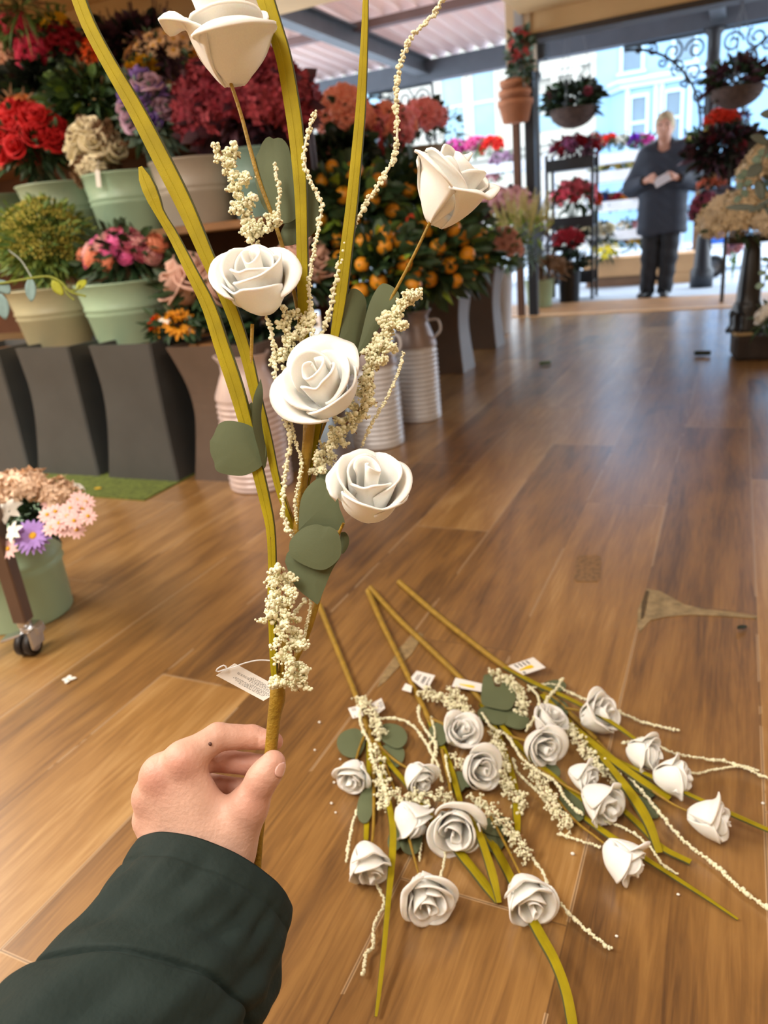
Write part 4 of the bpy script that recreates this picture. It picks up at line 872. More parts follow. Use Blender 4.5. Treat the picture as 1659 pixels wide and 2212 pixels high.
def eucalyptus(label, pts, Y, lw, ll, n, mat, seed, base=None):
    g = random.Random(seed); P = smooth_path([on_y(x, y, Y) for x, y in pts], 24); t = thing('eucalyptus_spray', P[0], label, 'plant'); sc = ((P[0]-EYEP) @ A_F)/FPX
    mb = MB(); tube(mb, P, .003, 6); mb.build('stem', pm('euc_stem', '#6b6250', .6), t)
    for i in range(n):
        k = int(2+(len(P)-4)*i/max(1, n-1)); d = np.array([g.uniform(-1, 1)*.3, g.uniform(-.6, .3), g.uniform(-.9, .3)])+A_R*(-1 if i % 2 else .6)*.8; d /= np.linalg.norm(d)
        mb = MB(); s = np.cross(d, -A_F); s /= np.linalg.norm(s); L = ll*sc*g.uniform(.8, 1.15); W = lw*sc*g.uniform(.8, 1.15)
        T = np.linspace(0, 1, 8); w = W*np.sin(np.clip(T*.94+.04, 0, 1)*PI)**.6; nn = np.cross(s, d)
        G = np.stack([P[k]+np.outer(T*L, d)+np.outer(w*u, s)+np.outer(-.12*L*T*T+abs(u)*.15*W, nn) for u in (-1, -.5, 0, .5, 1)], 0); sheet(mb, G, .0012); mb.build('leaf', mat, t)
    return t
EUC = pm('euc_leaf', '#5f6a63', .6, .15, 10); EUC2 = pm('euc_leaf_pale', '#7e9a8b', .6, .15, 10)
eucalyptus('large grey eucalyptus leaves hanging in at the right edge', [(1700, 200), (1665, 290), (1650, 340), (1632, 400)], 3.3, 14, 46, 7, EUC, 1)
eucalyptus('long narrow eucalyptus leaves drooping over the cream hydrangeas', [(1720, 380), (1690, 420), (1660, 440), (1630, 450)], 3.3, 7, 60, 8, EUC, 2)
eucalyptus('small pale eucalyptus leaves at the right edge under the big ones', [(1690, 300), (1640, 345), (1612, 380), (1600, 430)], 4.0, 8, 18, 16, EUC2, 3)
eucalyptus('pale eucalyptus sprig low beside the cast iron base', [(1690, 520), (1665, 555), (1655, 585), (1650, 620)], 4.0, 7, 16, 8, EUC2, 4)
bunch('hydrangea_bunch', 'white hydrangea bloom low at the right edge', 'flowers', 1660, 690, 4.3, 24, 30, [('hydrangea', (WHT,), 5, 18, {})], [(LEAF_D, 40, 34, 10)], base=tuple(on_z(1665, 745, 0)), seed=112)
# things on the pavement right of the person
mb = MB(); p = on_z(1540, 558, -.03); span(mb, (-.50, 11.5, .3), (-.12, 11.8, .55), bev=.015); tag(mb.build('plastic_crate', pm('blue_plastic', '#2b62b8', .4, .1, 6), None, False), 'blue plastic crate on the white bench right of the person', 'crate')
t = thing('bench', (-.2, 11.5, -.03), 'white slatted bench on the pavement holding the blue crate', 'bench')
mb = MB(); span(mb, (-.62, 11.3, .25), (.5, 11.9, .30)); mb.build('seat', WTR, t, False)
for x in (-.58, .46):
    for y in (11.34, 11.86):
        mb = MB(); span(mb, (x-.02, y-.02, -.03), (x+.02, y+.02, .25)); mb.build('leg', STEEL, t, False)
t = thing('timber_post', (-.46, 10.6, -.03), 'slim weathered timber post right of the person', 'post')
mb = MB(); span(mb, (-.50, 10.56, -.03), (-.43, 10.63, 1.0), bev=.008); mb.build('post_shaft', pm('weathered_timber', '#6f4f33', .75, .2, 8), t, False)
t = thing('trolley_wheel', on_z(1540, 600, -.03), 'dark rubber wheel standing on the pavement beside the timber post', 'wheel')
q = on_z(1540, 600, -.03); mb = MB(); a = np.linspace(0, 2*PI, 28, endpoint=False); tube(mb, np.array([[q[0]+.10*math.cos(x), q[1], q[2]+.135+.10*math.sin(x)] for x in np.append(a, 0)]), .035, 10, False); mb.build('tyre', BLK, t)
mb = MB(); rod(mb, q+np.array([0, -.03, .135]), q+np.array([0, .03, .135]), .075, 18); mb.build('hub', STEEL, t)
bunch('potted_flowers', 'pink and lilac flower stake standing on the pavement at the right', 'flowers', 1588, 540, 9.0, 16, 26, [('carnation', (PRL,), 8, 9, {}), ('carnation', (LIL,), 5, 9, {})], [(LEAF_M, 30, 14, 6)], base=tuple(on_z(1580, 610, -.03)), seed=113)

# ---------------------------------------------------------------- foreground left: trolley, bucket, vine
CHR = pm('chrome', '#c9cdd2', .18, .05, 6, metal=.95); TUBE = pm('bronze_tube', '#6d5b50', .38, .1, 6, metal=.6); RUB = pm('rubber_black', '#1c1716', .5, .1, 10); WHL = pm('wheel_tan', '#8f7f72', .5, .1, 10)
q = on_z(58, 1418, 0); tx, ty = q[0]+.0, q[1]+.02
t = thing('display_trolley', (tx, ty, 0), 'bronze tube display trolley on casters at the left edge', 'trolley')
for dx, dy in ((0, 0), (-.75, 0), (0, -.5), (-.75, -.5)):
    if dy: continue
    mb = MB(); box(mb, (tx+dx, ty+dy, .60), (.036, .036, 1.02), rz=.25, bev=.003); mb.build('leg', TUBE, t, False)
    X, Y = tx+dx, ty+dy
    mb = MB(); rod(mb, (X, Y, .078), (X, Y, .098), .017, 16); box(mb, (X+.006, Y+.012, .062), (.05, .045, .034), rz=.25, bev=.008); box(mb, (X-.032, Y-.018, .052), (.055, .034, .007), rz=.45, ry=-.25, bev=.003); box(mb, (X+.028, Y-.0, .05), (.006, .05, .05), rz=.25, bev=.002); cb = mb.build('caster_bracket', CHR, t, False)
    for s in (-.010, .014):
        mb = MB(); a = np.array([math.cos(.25), math.sin(.25), 0]); p = np.array([X, Y-.008, .030]); 
        tube(mb, [p+a*(s-.008), p+a*(s-.0078), p+a*(s+.0078), p+a*(s+.008)], [.022, .029, .029, .022], 24); mb.build('caster_wheel', RUB, cb)
    mb = MB(); rod(mb, p+a*.0205, p+a*.0245, .018, 20); mb.build('wheel_cap', WHL, cb); mb = MB(); rod(mb, p+a*.0245, p+a*.029, .007, 12); mb.build('axle_bolt', CHR, cb)
mb = MB(); span(mb, (tx-.75, ty-.014, .22), (tx-.01, ty+.014, .25)); mb.build('lower_rail', TUBE, t, False)
mb = MB(); span(mb, (tx-.75, ty-.014, 1.07), (tx-.01, ty+.014, 1.10)); mb.build('upper_rail', TUBE, t, False)
q = on_z(68, 1362, 0); u = q[:2]/np.linalg.norm(q[:2]); bx, by = q[:2]+u*.128
FB = bucket('flower_bucket', bx, by, 0, .134, .124, .285, MINT, 'mint green bucket on the floor behind the trolley leg')
def placed(name, label, cat, base, items, fol, Y, seed, part='flower_head'):
    g = random.Random(seed); b = np.array(base); t = thing(name, b, label, cat); tips = []
    for kind, mats, px, py, r, opts, d in items:
        p = on_y(px, py, Y+g.uniform(-.02, .02)-.14*max(0, min(1, (py-1070)/50))); s = r*((p-EYEP) @ A_F)/FPX
        o = bpy.data.objects.new(part, head(kind, g.randint(0, 2)+1, mats, **opts)); COL.objects.link(o); o.parent = t; o.location = Vector(p-b)
        dd = Vector(A_R*d[0]+A_U*d[1]-A_F*d[2]).normalized(); o.rotation_mode = 'QUATERNION'; o.rotation_quaternion = dd.to_track_quat('Z', 'Y') @ Matrix.Rotation(g.uniform(0, 6.28), 3, 'Z').to_quaternion(); o.scale = (s, s, s); tips.append(p-np.array(dd)*s*.4)
    mb = MB()
    for p in tips: tube(mb, smooth_path([b, (b+p)/2, p], 6), .002, 5, False)
    mb.build('stems', STEMM, t)
    for mat, px, py, rx, ry, n, L, W in fol:
        c = on_y(px, py, Y); sc = ((c-EYEP) @ A_F)/FPX; P = []; D = []
        for i in range(n):
            v = np.array([g.gauss(0, 1) for _ in range(3)]); v /= np.linalg.norm(v); P.append(c+v*np.array([rx, min(rx, ry), ry])*sc*g.uniform(.2, .9)); e = v+np.array([0, -.2, .4]); D.append(e/np.linalg.norm(e))
        mb = MB(); leaf_batch(mb, P, D, L*sc, W*sc, g); mb.build('foliage', mat, t)
    return t
HYP = fl('hydrangea_peach', '#f4d2b6', .75, .18, 3); DSY = fl('daisy_pink', '#e9c0bd', .7, .12); GPUR = fl('gerbera_purple', '#a07cc4', .7, .2)
G20 = dict(n=20, rows=2, w=.13, disc=.2); D12 = dict(n=11, w=.2, disc=.2)
its = [('hydrangea', (HYP,), 25, 1052, 42, {}, (0, .8, .5)), ('hydrangea', (HYP,), 70, 1050, 40, {}, (.1, .8, .5)), ('hydrangea', (HYP,), 130, 1068, 40, {}, (.3, .8, .5)), ('hydrangea', (HYP,), 5, 1075, 36, {}, (-.2, .6, .6)),
       ('daisy', (GPUR, EYE_Y), 72, 1158, 44, G20, (.05, .35, .9)), ('lily', (WHT,), 20, 1105, 34, {}, (-.1, .5, .8)), ('lily', (WHT,), 32, 1150, 26, {}, (-.4, .3, .8)), ('daisy', (DSY, EYE_Y), 18, 1185, 26, D12, (-.3, .1, .9)), ('lily', (WHT,), 170, 1052, 16, {}, (.5, .8, .2))]
for x, y in ((42, 1080), (108, 1085), (120, 1105), (128, 1130), (102, 1112), (145, 1115), (160, 1125), (152, 1098), (178, 1100), (185, 1085), (190, 1115), (170, 1078), (138, 1142), (165, 1145), (112, 1140)):
    its.append(('daisy', (DSY, EYE_Y), x, y, 22, D12, (.3*(x-90)/90, .45, .8)))
placed('mixed_flower_bunch', 'peach hydrangea, pink daisy and purple gerbera bunch in the floor bucket', 'flowers', (bx, by, .2), its, [(LEAF_D, 80, 1105, 80, 45, 200, 30, 12), (LEAF_B, 90, 1120, 70, 36, 80, 30, 14)], by-.02, 9)
# trailing vine reaching in from the trolley
def V(x, y, d=0): return at_d(x, y, 1.75+d)
t = thing('trailing_vine', V(-60, 610), 'thin trailing vine with lime and blue grey leaves crossing the stone coloured bucket', 'plant')
mb = MB(); tube(mb, smooth_path([V(-60, 615), V(0, 612), (V(50, 604)), V(100, 597), V(130, 608), V(152, 630), V(185, 640)], 30), .0028, 6); tube(mb, smooth_path([V(140, 615), V(143, 632), V(160, 648)], 8), .002, 5); tube(mb, smooth_path([V(152, 628), V(165, 626), V(172, 616)], 8), .002, 5); mb.build('stem', pm('vine_stem', '#8f9a3a', .6), t)
mb = MB(); tube(mb, smooth_path([V(18, 540), V(45, 562), V(68, 598)], 10), .0018, 5); mb.build('stem', pm('vine_grey', '#a9b4a8', .6), t)
def vleaf(x0, y0, x1, y1, w, mat, twist=.3):
    a, b = V(x0, y0), V(x1, y1, .01); d = b-a; L = np.linalg.norm(d); s = np.cross(d/L, -A_F); T = np.linspace(0, 1, 9); W = w/FPX*1.75*np.sin(np.clip(T*.95+.03, 0, 1)*PI)**.75
    G = np.stack([a+np.outer(T, d)+np.outer(W*k, s)-np.outer(np.full(9, abs(k)*.25)*W, A_F)*(1 if k > 0 else twist) for k in (-1, -.5, 0, .5, 1)], 0); mb = MB(); sheet(mb, G, .0008); mb.build('leaf', mat, t)
VL = pm('vine_lime', '#a7ad2a', .5, .2, 30); VB = pm('vine_blue', '#7f9d9c', .55, .15, 30)
vleaf(113, 606, 136, 638, 11, VL); vleaf(166, 625, 186, 605, 10, VL); vleaf(66, 600, 68, 652, 12, VB); vleaf(-6, 606, 22, 634, 14, VB); vleaf(0, 634, 12, 690, 15, VB); vleaf(-20, 600, -25, 660, 14, VB)
mb = MB(); span(mb, (-3.0, 2.08, .0), (-2.05, 2.75, .006)); tm = tag(mb.build('turf_mat', pm('green_turf', '#5d6b2a', .9, .4, 60, .5), None, False), 'strip of green artificial turf under the slate vases', 'mat')

# ---------------------------------------------------------------- debris
def flat_leaf(x, y, L, W, ang, mat, name, label, curl=.3):
    p = on_z(x, y, .004); d = np.array([math.cos(ang), math.sin(ang), 0]); s = np.array([-d[1], d[0], 0]); T = np.linspace(-.5, .5, 8); w = W/2*np.cos(T*PI*.96)**.8
    G = np.stack([np.outer(T*L, d)+np.outer(w*k, s)+np.outer(curl*W*abs(k)**1.5+0*T+.25*curl*L*T*T, [0, 0, 1]) for k in (-1, -.5, 0, .5, 1)], 0); mb = MB(); sheet(mb, G, .001); o = mb.build(name, mat); o.location = p; return tag(o, label, 'leaf')
flat_leaf(1178, 787, .075, .05, .6, LEAF_M, 'fallen_leaf', 'small green leaf lying on the floor in front of the taupe vases')
flat_leaf(1517, 768, .095, .05, -.1, LEAF_B, 'fallen_leaf', 'dark leaf lying on the floor near the cast iron base', .5)
flat_leaf(1603, 1357, .022, .014, .5, LEAF_B, 'fallen_leaf', 'tiny dark green scrap on the floor right of the broken plank')
flat_leaf(212, 1057, .03, .02, .3, fl('yellow_petal', '#d9b32c'), 'fallen_petal', 'small yellow petal on the floor by the turf strip')
p = on_z(148, 1468, .003); o = MB()
for a, l in ((.5, 1), (2.2, .9), (3.6, .8), (5.2, 1)): petal(o, a, .016*l, .006, 0, .3, .1, .1, .002, 4)
o = o.build('fallen_petal', WHT); o.location = p; tag(o, 'tiny white petal scrap on the floor in front of the caster', 'petal')
p = on_z(840, 668, 0)
for i, (x, y, r) in enumerate(((1237, 1844, 4), (722, 1690, 3), (716, 1735, 3), (725, 1755, 2.5), (735, 1640, 2.5), (680, 1620, 2.5), (300, 1948, 4), (1465, 1932, 3), (1332, 2022, 3), (1648, 1735, 3), (560, 1475, 2.5), (690, 1560, 3))):
    mb = MB(); p = on_z(x, y, .003); ball(mb, (0, 0, 0), r*np.linalg.norm(p-EYEP)/FPX, (1, .8, .7), ICO1); o = mb.build('foam_crumb', WHT); o.location = p; tag(o, 'tiny white foam crumb lying loose on the floor', 'crumb', 'foam crumbs scattered on the floor')

# ---------------------------------------------------------------- person in the doorway
SKIN = pm('skin_face', '#c79682', .55, .08, 20); NAVY = pm('navy_parka', '#252d3c', .7, .12, 8, .15, bscale=30); TRO = pm('black_trousers', '#14171f', .75, .1, 8); SHOE = pm('black_leather', '#101114', .35, .1, 8); HAIR = pm('grey_blond_hair', '#b8a98c', .75, .25, 40, .4, bscale=90)
px_, py_ = on_z(1424, 641, -.03)[:2]
per = thing('person', (px_, py_, -.03), 'person in a navy parka standing in the doorway reading a white leaflet', 'person')
PO = np.array([px_, py_, -.03])
def hands(p):
    d = np.full(p.shape[:-1], 9.0)
    for s in (-1, 1):
        w = (s*.150, -.215, 1.13); k = (s*.095, -.265, 1.150)
        d = smin(d, cone(p, w, k, .027, .032), .015)
        for i, (dz, dx) in enumerate(((.030, 0), (.010, .004), (-.010, .006), (-.030, .010))):
            a = (s*.095, -.275, 1.150+dz); b = (s*(.055+dx), -.300, 1.142+dz); c = (s*(.045+dx), -.285, 1.135+dz)
            d = smin(d, cone(p, a, b, .0115, .010), .004); d = smin(d, cone(p, b, c, .010, .009), .004)
        d = smin(d, cone(p, (s*.10, -.255, 1.175), (s*.062, -.282, 1.190), .013, .010), .008)
    return d
def body(p):
    d = ell(p, (0, -.055, 1.615), (.076, .096, .112)); d = smin(d, ell(p, (0, -.085, 1.55), (.055, .062, .062)), .04)
    d = smin(d, cone(p, (0, .0, 1.36), (0, -.03, 1.53), .062, .056), .03)
    d = smin(d, cone(p, (0, -.150, 1.615), (0, -.172, 1.575), .010, .016), .016)      # nose
    for s in (-1, 1):
        d = ssub(d, ell(p, (s*.032, -.150, 1.617), (.020, .014, .012)), .012)
        d = smin(d, ell(p, (s*.077, -.045, 1.60), (.012, .022, .034)), .008)
        d = smin(d, ell(p, (s*.038, -.128, 1.582), (.022, .02, .02)), .02)
    d = ssub(d, ell(p, (0, -.162, 1.537), (.026, .012, .004)), .006)
    d = smin(d, cone(p, (-.09, 0, 1.32), (-.09, 0, .8), .10, .10), .08); d = smin(d, cone(p, (.09, 0, 1.32), (.09, 0, .8), .10, .10), .08)
    for s in (-1, 1):
        d = smin(d, cone(p, (s*.17, 0, 1.38), (s*.29, .02, 1.09), .055, .042), .04); d = smin(d, cone(p, (s*.29, .02, 1.09), (s*.15, -.21, 1.13), .042, .026), .02)
    for a, b, c in (((-.09, 0, .78), (-.10, 0, .40), (-.125, .02, .06)), ((.085, 0, .78), (.07, 0, .40), (.045, .02, .06))):
        d = smin(d, cone(p, a, b, .085, .06), .04); d = smin(d, cone(p, b, c, .06, .042), .03)
    return smin(d, hands(p), .012)
def jacket(p):
    q = p*np.array([1, 1.0, 1])
    d = smin(cone(q, (-.095, 0, 1.33), (-.105, .01, .66), .125, .140), cone(q, (.095, 0, 1.33), (.105, .01, .66), .125, .140), .12)
    d = np.maximum(d, .62-p[..., 2]+.012*np.sin(p[..., 0]*16))
    for s in (-1, 1):
        d = smin(d, cone(p, (s*.15, .0, 1.385), (s*.305, .02, 1.09), .095, .085), .06); d = smin(d, cone(p, (s*.305, .02, 1.08), (s*.165, -.20, 1.125), .085, .058), .04)
    d = smin(d, cone(p, (0, .03, 1.42), (0, .02, 1.46), .10, .09), .05); d = smin(d, ell(p, (0, .11, 1.42), (.13, .08, .10)), .05)
    d = d-.004*np.sin(p[..., 2]*60+5*np.sin(p[..., 0]*9))*np.sin(p[..., 0]*14+1)
    for s in (-1, 1): d = ssub(d, cone(p, (s*.15, -.225, 1.127), (s*.10, -.29, 1.14), .040, .045), .01)
    return ssub(d, cone(p, (0, -.07, 1.43), (0, -.10, 1.60), .058, .08), .015)
def trousers(p):
    d = np.full(p.shape[:-1], 9.0)
    for a, b, c in (((-.095, 0, .76), (-.105, 0, .40), (-.128, .01, .05)), ((.09, 0, .76), (.075, 0, .40), (.048, .01, .05))):
        e = smin(cone(p, a, b, .108, .085), cone(p, b, c, .085, .075), .04); d = smin(d, e, .02)
    d = d-.004*np.sin(p[..., 2]*45+p[..., 0]*20)
    return np.maximum(d, .035-p[..., 2])
def hair(p):
    d = ell(p, (0, -.045, 1.635), (.090, .108, .108)); d = smin(d, ell(p, (0, .0, 1.60), (.088, .085, .09)), .03)
    d = ssub(d, ell(p, (0, -.17, 1.57), (.085, .10, .10)), .02); return d+.004*np.sin(p[..., 0]*90+p[..., 2]*60)*np.sin(p[..., 1]*80)
def shoes(p):
    d = np.full(p.shape[:-1], 9.0)
    for c, a in (((-.135, -.05), -.5), ((.05, -.06), .15)):
        R = np.array(Matrix.Rotation(a, 3, 'Z')); d = np.minimum(d, smin(ell(p, (c[0], c[1]-.03, .035), (.046, .13, .045), R), ell(p, (c[0], c[1]+.06, .05), (.042, .07, .05), R), .03))
    return np.maximum(d, .002-p[..., 2])
def sdf_part(name, f, lo, hi, res, mat, par, org):
    v, q = nets(f, lo, hi, res); mb = MB(); mb.add(v+org, q); return mb.build(name, mat, par)
sdf_part('body', body, (-.40, -.33, .0), (.40, .16, 1.76), .0095, SKIN, per, PO)
sdf_part('parka', jacket, (-.46, -.36, .55), (.46, .26, 1.60), .014, NAVY, per, PO)
sdf_part('trousers', trousers, (-.26, -.16, .0), (.26, .16, .92), .014, TRO, per, PO)
sdf_part('hair', hair, (-.13, -.19, 1.5), (.13, .12, 1.78), .008, HAIR, per, PO)
sdf_part('shoes', shoes, (-.30, -.26, -.01), (.20, .16, .14), .008, SHOE, per, PO)
mb = MB()
for s in (-1, 1): ball(mb, PO+np.array([s*.032, -.136, 1.617]), .011, (1, .6, .8), ICO1)
mb.build('eyes', pm('eye_dark', '#2a1f1c', .3), per)
mb = MB(); box(mb, PO+np.array([.015, -.315, 1.125]), (.15, .004, .095), ry=-.42, rx=-.5); tag(mb.build('leaflet', pm('leaflet_paper', '#c9c6cc', .7, .05, 8), None, False), 'folded white leaflet held by the person in the doorway', 'paper')

# ---------------------------------------------------------------- white foam rose sprays
FOAM = pm('white_foam', '#f4f3ee', .7, .02, 30, .04, bscale=500, sss=.35)
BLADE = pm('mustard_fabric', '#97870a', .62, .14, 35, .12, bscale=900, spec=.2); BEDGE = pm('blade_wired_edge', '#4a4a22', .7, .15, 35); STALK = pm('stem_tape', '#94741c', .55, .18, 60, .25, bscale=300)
FLEAF = pm('olive_foam_leaf', '#5b6446', .75, .06, 14, .05, bscale=600); BEAD = pm('cream_beads', '#e9e6c4', .5, .10, 120); WIRE = pm('brown_wire', '#8a5a33', .6, .2, 80); CARD = pm('white_card', '#e8e5e0', .5, .03, 20); INK = pm('black_ink', '#26262a', .6); CLEAR = pm('clear_plastic', '#e9e9ea', .15, .02, 5, alpha=.55)

ROSES = [foam_rose_mb(s) for s in (11, 23, 37, 41, 5, 8)]
ROSE_ME = [r.mesh('foam_rose', FOAM) for r in ROSES]
class Spray:
    def __init__(s, root, mapf, held): s.root = root; s.m = mapf; s.held = held; s.ico = ICO1 if held else ICO0; s.base = np.array(root_loc(root))
    def path(s, pts, n=30, h=0.0):
        P = np.array([(p[0], p[1], p[2] if len(p) > 2 else h) for p in pts], float); Q = smooth_path(np.column_stack([P[:, :2], P[:, 2:]*0, P[:, 2:]]), n)
        return np.array([s.m(q[0], q[1], q[3]) for q in Q])
    def sc(s, P): return ((P-EYEP) @ A_F)/FPX
    def stem(s, pts, w, name='stem', mat=None, n=40, h=0.0):
        P = s.path([p[:2]+((p[3],) if len(p) > 3 else (h,)) for p in pts], n); W = smooth_path(np.array([(p[0], p[1], 0, p[2] if len(p) > 2 else w) for p in pts], float), n)[:, 3]
        mb = MB(); tube(mb, P, W/2*np.array([s.sc(p) for p in P]), 10); return mb.build(name, mat or STALK, s.root)
    def blade(s, pts, h=0.0, n=46, fold=.28):
        D = np.array([(p[0], p[1], p[3] if len(p) > 3 else h, p[2]) for p in pts], float); Q = smooth_path(D, n)
        P = np.array([s.m(q[0], q[1], q[2]) for q in Q]); W = np.maximum(Q[:, 3], 2)/2*np.array([s.sc(p) for p in P]); T = np.gradient(P, axis=0); T /= np.linalg.norm(T, axis=1, keepdims=True)
        if s.held: N = -np.tile(A_F, (n, 1))
        else: N = np.tile([0, 0, 1.0], (n, 1))
        S = np.cross(T, N); S /= np.linalg.norm(S, axis=1, keepdims=True)+1e-9; N = np.cross(S, T)
        if s.held and S[0] @ A_R < 0: S = -S
        wob = 1+.05*np.sin(np.linspace(0, 14, n)+pts[0][0])
        def cols(L): return np.stack([P+S*(W*wob*k)[:, None]+N*(W*z)[:, None] for k, z in L], 0)
        mb = MB(); sheet(mb, cols(((-1, -.06), (-.6, .02), (-.22, .05), (-.18, .0), (.3, .03), (.72, .03), (.82, .0))), .0007)
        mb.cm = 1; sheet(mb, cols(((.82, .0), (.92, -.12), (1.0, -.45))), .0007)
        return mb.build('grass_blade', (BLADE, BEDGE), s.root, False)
    def twig(s, pts, w, seed, h=0.0, bead=None, name='bead_twig'):
        g = random.Random(seed); P = s.path(pts, 200, h); k = s.sc(P[0]); L = np.linalg.norm(np.diff(P, axis=0), axis=1).sum(); R = w/2*k; br = (bead or w*.19)*k; n = int(L/(br*.62)); C = []; rr = []
        for i in range(n):
            t = i/n*(len(P)-1); p = P[int(t)]; v = np.array([g.gauss(0, 1) for _ in range(3)]); v /= np.linalg.norm(v)
            if g.random() < .04 + .10*(math.sin(i*.05+seed) > .8): continue
            C.append(p+v*(R-br)*g.uniform(.7, 1.0)); rr.append(br*(g.uniform(.75, 1.2) if g.random() > .03 else 1.9))
        mb = MB(); beads(mb, C, rr, s.ico); mb.cm = 1; tube(mb, P[::5], R*.3, 5); o = mb.build(name, (BEAD, pm('white_thread', '#e2dcc4', .6)), s.root); return o
    def sprig(s, pts, w, seed, dens=1.0, h=0.0, clusters=None):
        """branched berry sprig: beads crowd on short side twigs along the brown wire"""
        g = random.Random(seed); P = s.path(pts, 60, h); k = s.sc(P[0]); C = []; rr = []; mb = MB(); L = np.linalg.norm(np.diff(P, axis=0), axis=1).sum(); br = (3.3 if s.held else 2.9)*k; R = w/2*1.2*k
        mb.cm = 1; tube(mb, P[::3], 1.8*k, 5); m = max(4, int(L/(R*.42)*dens)); spr = []
        for i in range(m):
            t = (i+g.random()*.6)/m*(len(P)-1); p = P[min(int(t), len(P)-1)]; a = i*2.4+g.uniform(-.4, .4); tn = P[min(int(t)+2, len(P)-1)]-P[max(int(t)-2, 0)]; tn /= np.linalg.norm(tn)+1e-9
            u = np.cross(tn, [.3, .5, .8]); u /= np.linalg.norm(u); v = np.cross(tn, u); d = u*math.cos(a)+v*math.sin(a)+tn*.35; d /= np.linalg.norm(d); ln = R*g.uniform(.55, 1.0); e = p+d*ln
            if not s.held: e[2] = max(e[2], .006)
            rod(mb, p, e+d*br*2.6, 1.0*k, 4)
            for j in range(int((27 if s.held else 14)*dens)):
                f = g.uniform(.15, 1.05); c = p+(e-p)*f+np.array([g.gauss(0, 1) for _ in range(3)])*br*1.15
                if not s.held: c[2] = max(c[2], br)
                C.append(c); rr.append(br*g.choice((.6, .75, .85, 1.0, 1.15) if g.random() > .06 else (1.7,)))
        for i in range(int(L/(br*1.5))):
            p = P[int(g.random()*59)]; C.append(p+np.array([g.gauss(0, 1) for _ in range(3)])*br*1.2); rr.append(br*g.uniform(.6, 1))
        mb.cm = 0; beads(mb, C, rr, s.ico); return mb.build('berry_sprig', (BEAD, WIRE), s.root)
    def rose(s, px, py, r, d, k, spin=0.0, h=0.0, stretch=1.0):
        p = s.m(px, py, h); q = r*s.sc(p)/1.0; o = bpy.data.objects.new('rose_head', ROSE_ME[k % len(ROSE_ME)]); COL.objects.link(o); o.parent = s.root; o.location = Vector(p-s.base)
        dd = Vector(A_R*d[0]+A_U*d[1]-A_F*d[2]).normalized(); o.rotation_mode = 'QUATERNION'; o.rotation_quaternion = dd.to_track_quat('Z', 'Y') @ Matrix.Rotation(spin, 3, 'Z').to_quaternion(); o.scale = (q, q, q*stretch); return o
    def leaf(s, pts, h=0.0, bulge=.004, tilt=(0, 0), mat=None):
        O = np.array(pts, float)
        O = smooth_path(np.column_stack([np.vstack([O, O[:1]]), np.zeros(len(O)+1)]), 48)[:-1, :2]; c = O.mean(0); n = len(O); rings = (1, .72, .42, .16); F = []; A = []
        for q in rings:
            for x, y in c+(O-c)*q: A.append(s.m(x, y, h+(x-c[0])*tilt[0]+(y-c[1])*tilt[1]+(-1 if s.held else 1)*bulge*.3*(1-q*q)))
        A = np.array(A); th = .0011 if s.held else .0014; off = A_F if s.held else np.array([0, 0, -1.0]); B = A+off*th; m = len(A)
        for r in range(3):
            for i in range(n):
                a, b, c2, d = r*n+i, r*n+(i+1) % n, (r+1)*n+(i+1) % n, (r+1)*n+i; F += [[a, b, c2, d], [a+m, d+m, c2+m, b+m]]
        F += [list(range(3*n, 4*n)), list(range(3*n+m, 4*n+m))[::-1]]; F += [[i, i+m, (i+1) % n+m, (i+1) % n] for i in range(n)]
        mb = MB(); mb.add(np.vstack([A, B]), F); return mb.build('foam_leaf', mat or FLEAF, s.root, False)
def rl(x, y, rx, ry, ang, notch=0, n=12):        # rounded eucalyptus leaf outline
    a = np.linspace(0, 2*PI, n, endpoint=False); u = rx*np.cos(a)*(1-.16*np.cos(a)); v = ry*np.sin(a)*(1+.04*np.sin(3*a)); ca, sa = math.cos(ang), math.sin(ang)
    return list(zip(x+u*ca-v*sa, y+u*sa+v*ca))

# held spray -----------------------------------------------------------------
HD = .68
def HM(x, y, w=0.0): return at_d(x, y, HD+w)
hroot = thing('rose_spray', HM(585, 1600, .02), 'white foam rose spray with mustard grass blades held upright by the hand', 'artificial flowers')
h = Spray(hroot, HM, True)
h.stem([(555, 1890, 17, .03), (562, 1790, 18, .03), (575, 1700, 20, .026), (585, 1620, 27, .02), (592, 1550, 29, .016), (599, 1510, 35, .012), (600, 1485, 32, .01), (603, 1455, 22, .01)], 26)
h.stem([(600, 1500, 16, .012), (594, 1440, 12, .012), (590, 1360, 11, .012), (587, 1260, 11, .012), (584, 1160, 12, .012)], 12, 'branch')
h.stem([(606, 1490, 14, .014), (636, 1430, 13, .014), (663, 1370, 14, .014), (684, 1305, 13, .012), (696, 1260, 12, .01), (716, 1190, 9, 0), (742, 1130, 6, -.01)], 12, 'branch')
h.stem([(604, 1480, 14, .016), (618, 1350, 14, .018), (632, 1230, 16, .02), (644, 1130, 20, .02), (656, 1030, 22, .018), (668, 930, 24, .012), (676, 860, 20, .01)], 18, 'branch')
h.stem([(640, 1150, 13, .022), (615, 1080, 13, .022), (590, 1000, 13, .022), (566, 930, 12, .02), (548, 860, 9, .018), (543, 790, 8, .014), (545, 700, 8, .008)], 9, 'flower_stalk')
h.stem([(650, 1100, 10, .024), (660, 900, 10, .026), (650, 720, 9, .024), (628, 600, 9, .024), (600, 500, 9, .022), (560, 390, 9, .02), (540, 320, 9, .018), (520, 245, 8, .014), (496, 172, 8, .008)], 9, 'flower_stalk')
h.stem([(668, 1000, 9, .024), (720, 870, 8, .026), (790, 740, 8, .024), (850, 635, 7, .02), (890, 560, 7, .016), (930, 478, 7, .008)], 8, 'flower_stalk')
B = h.blade
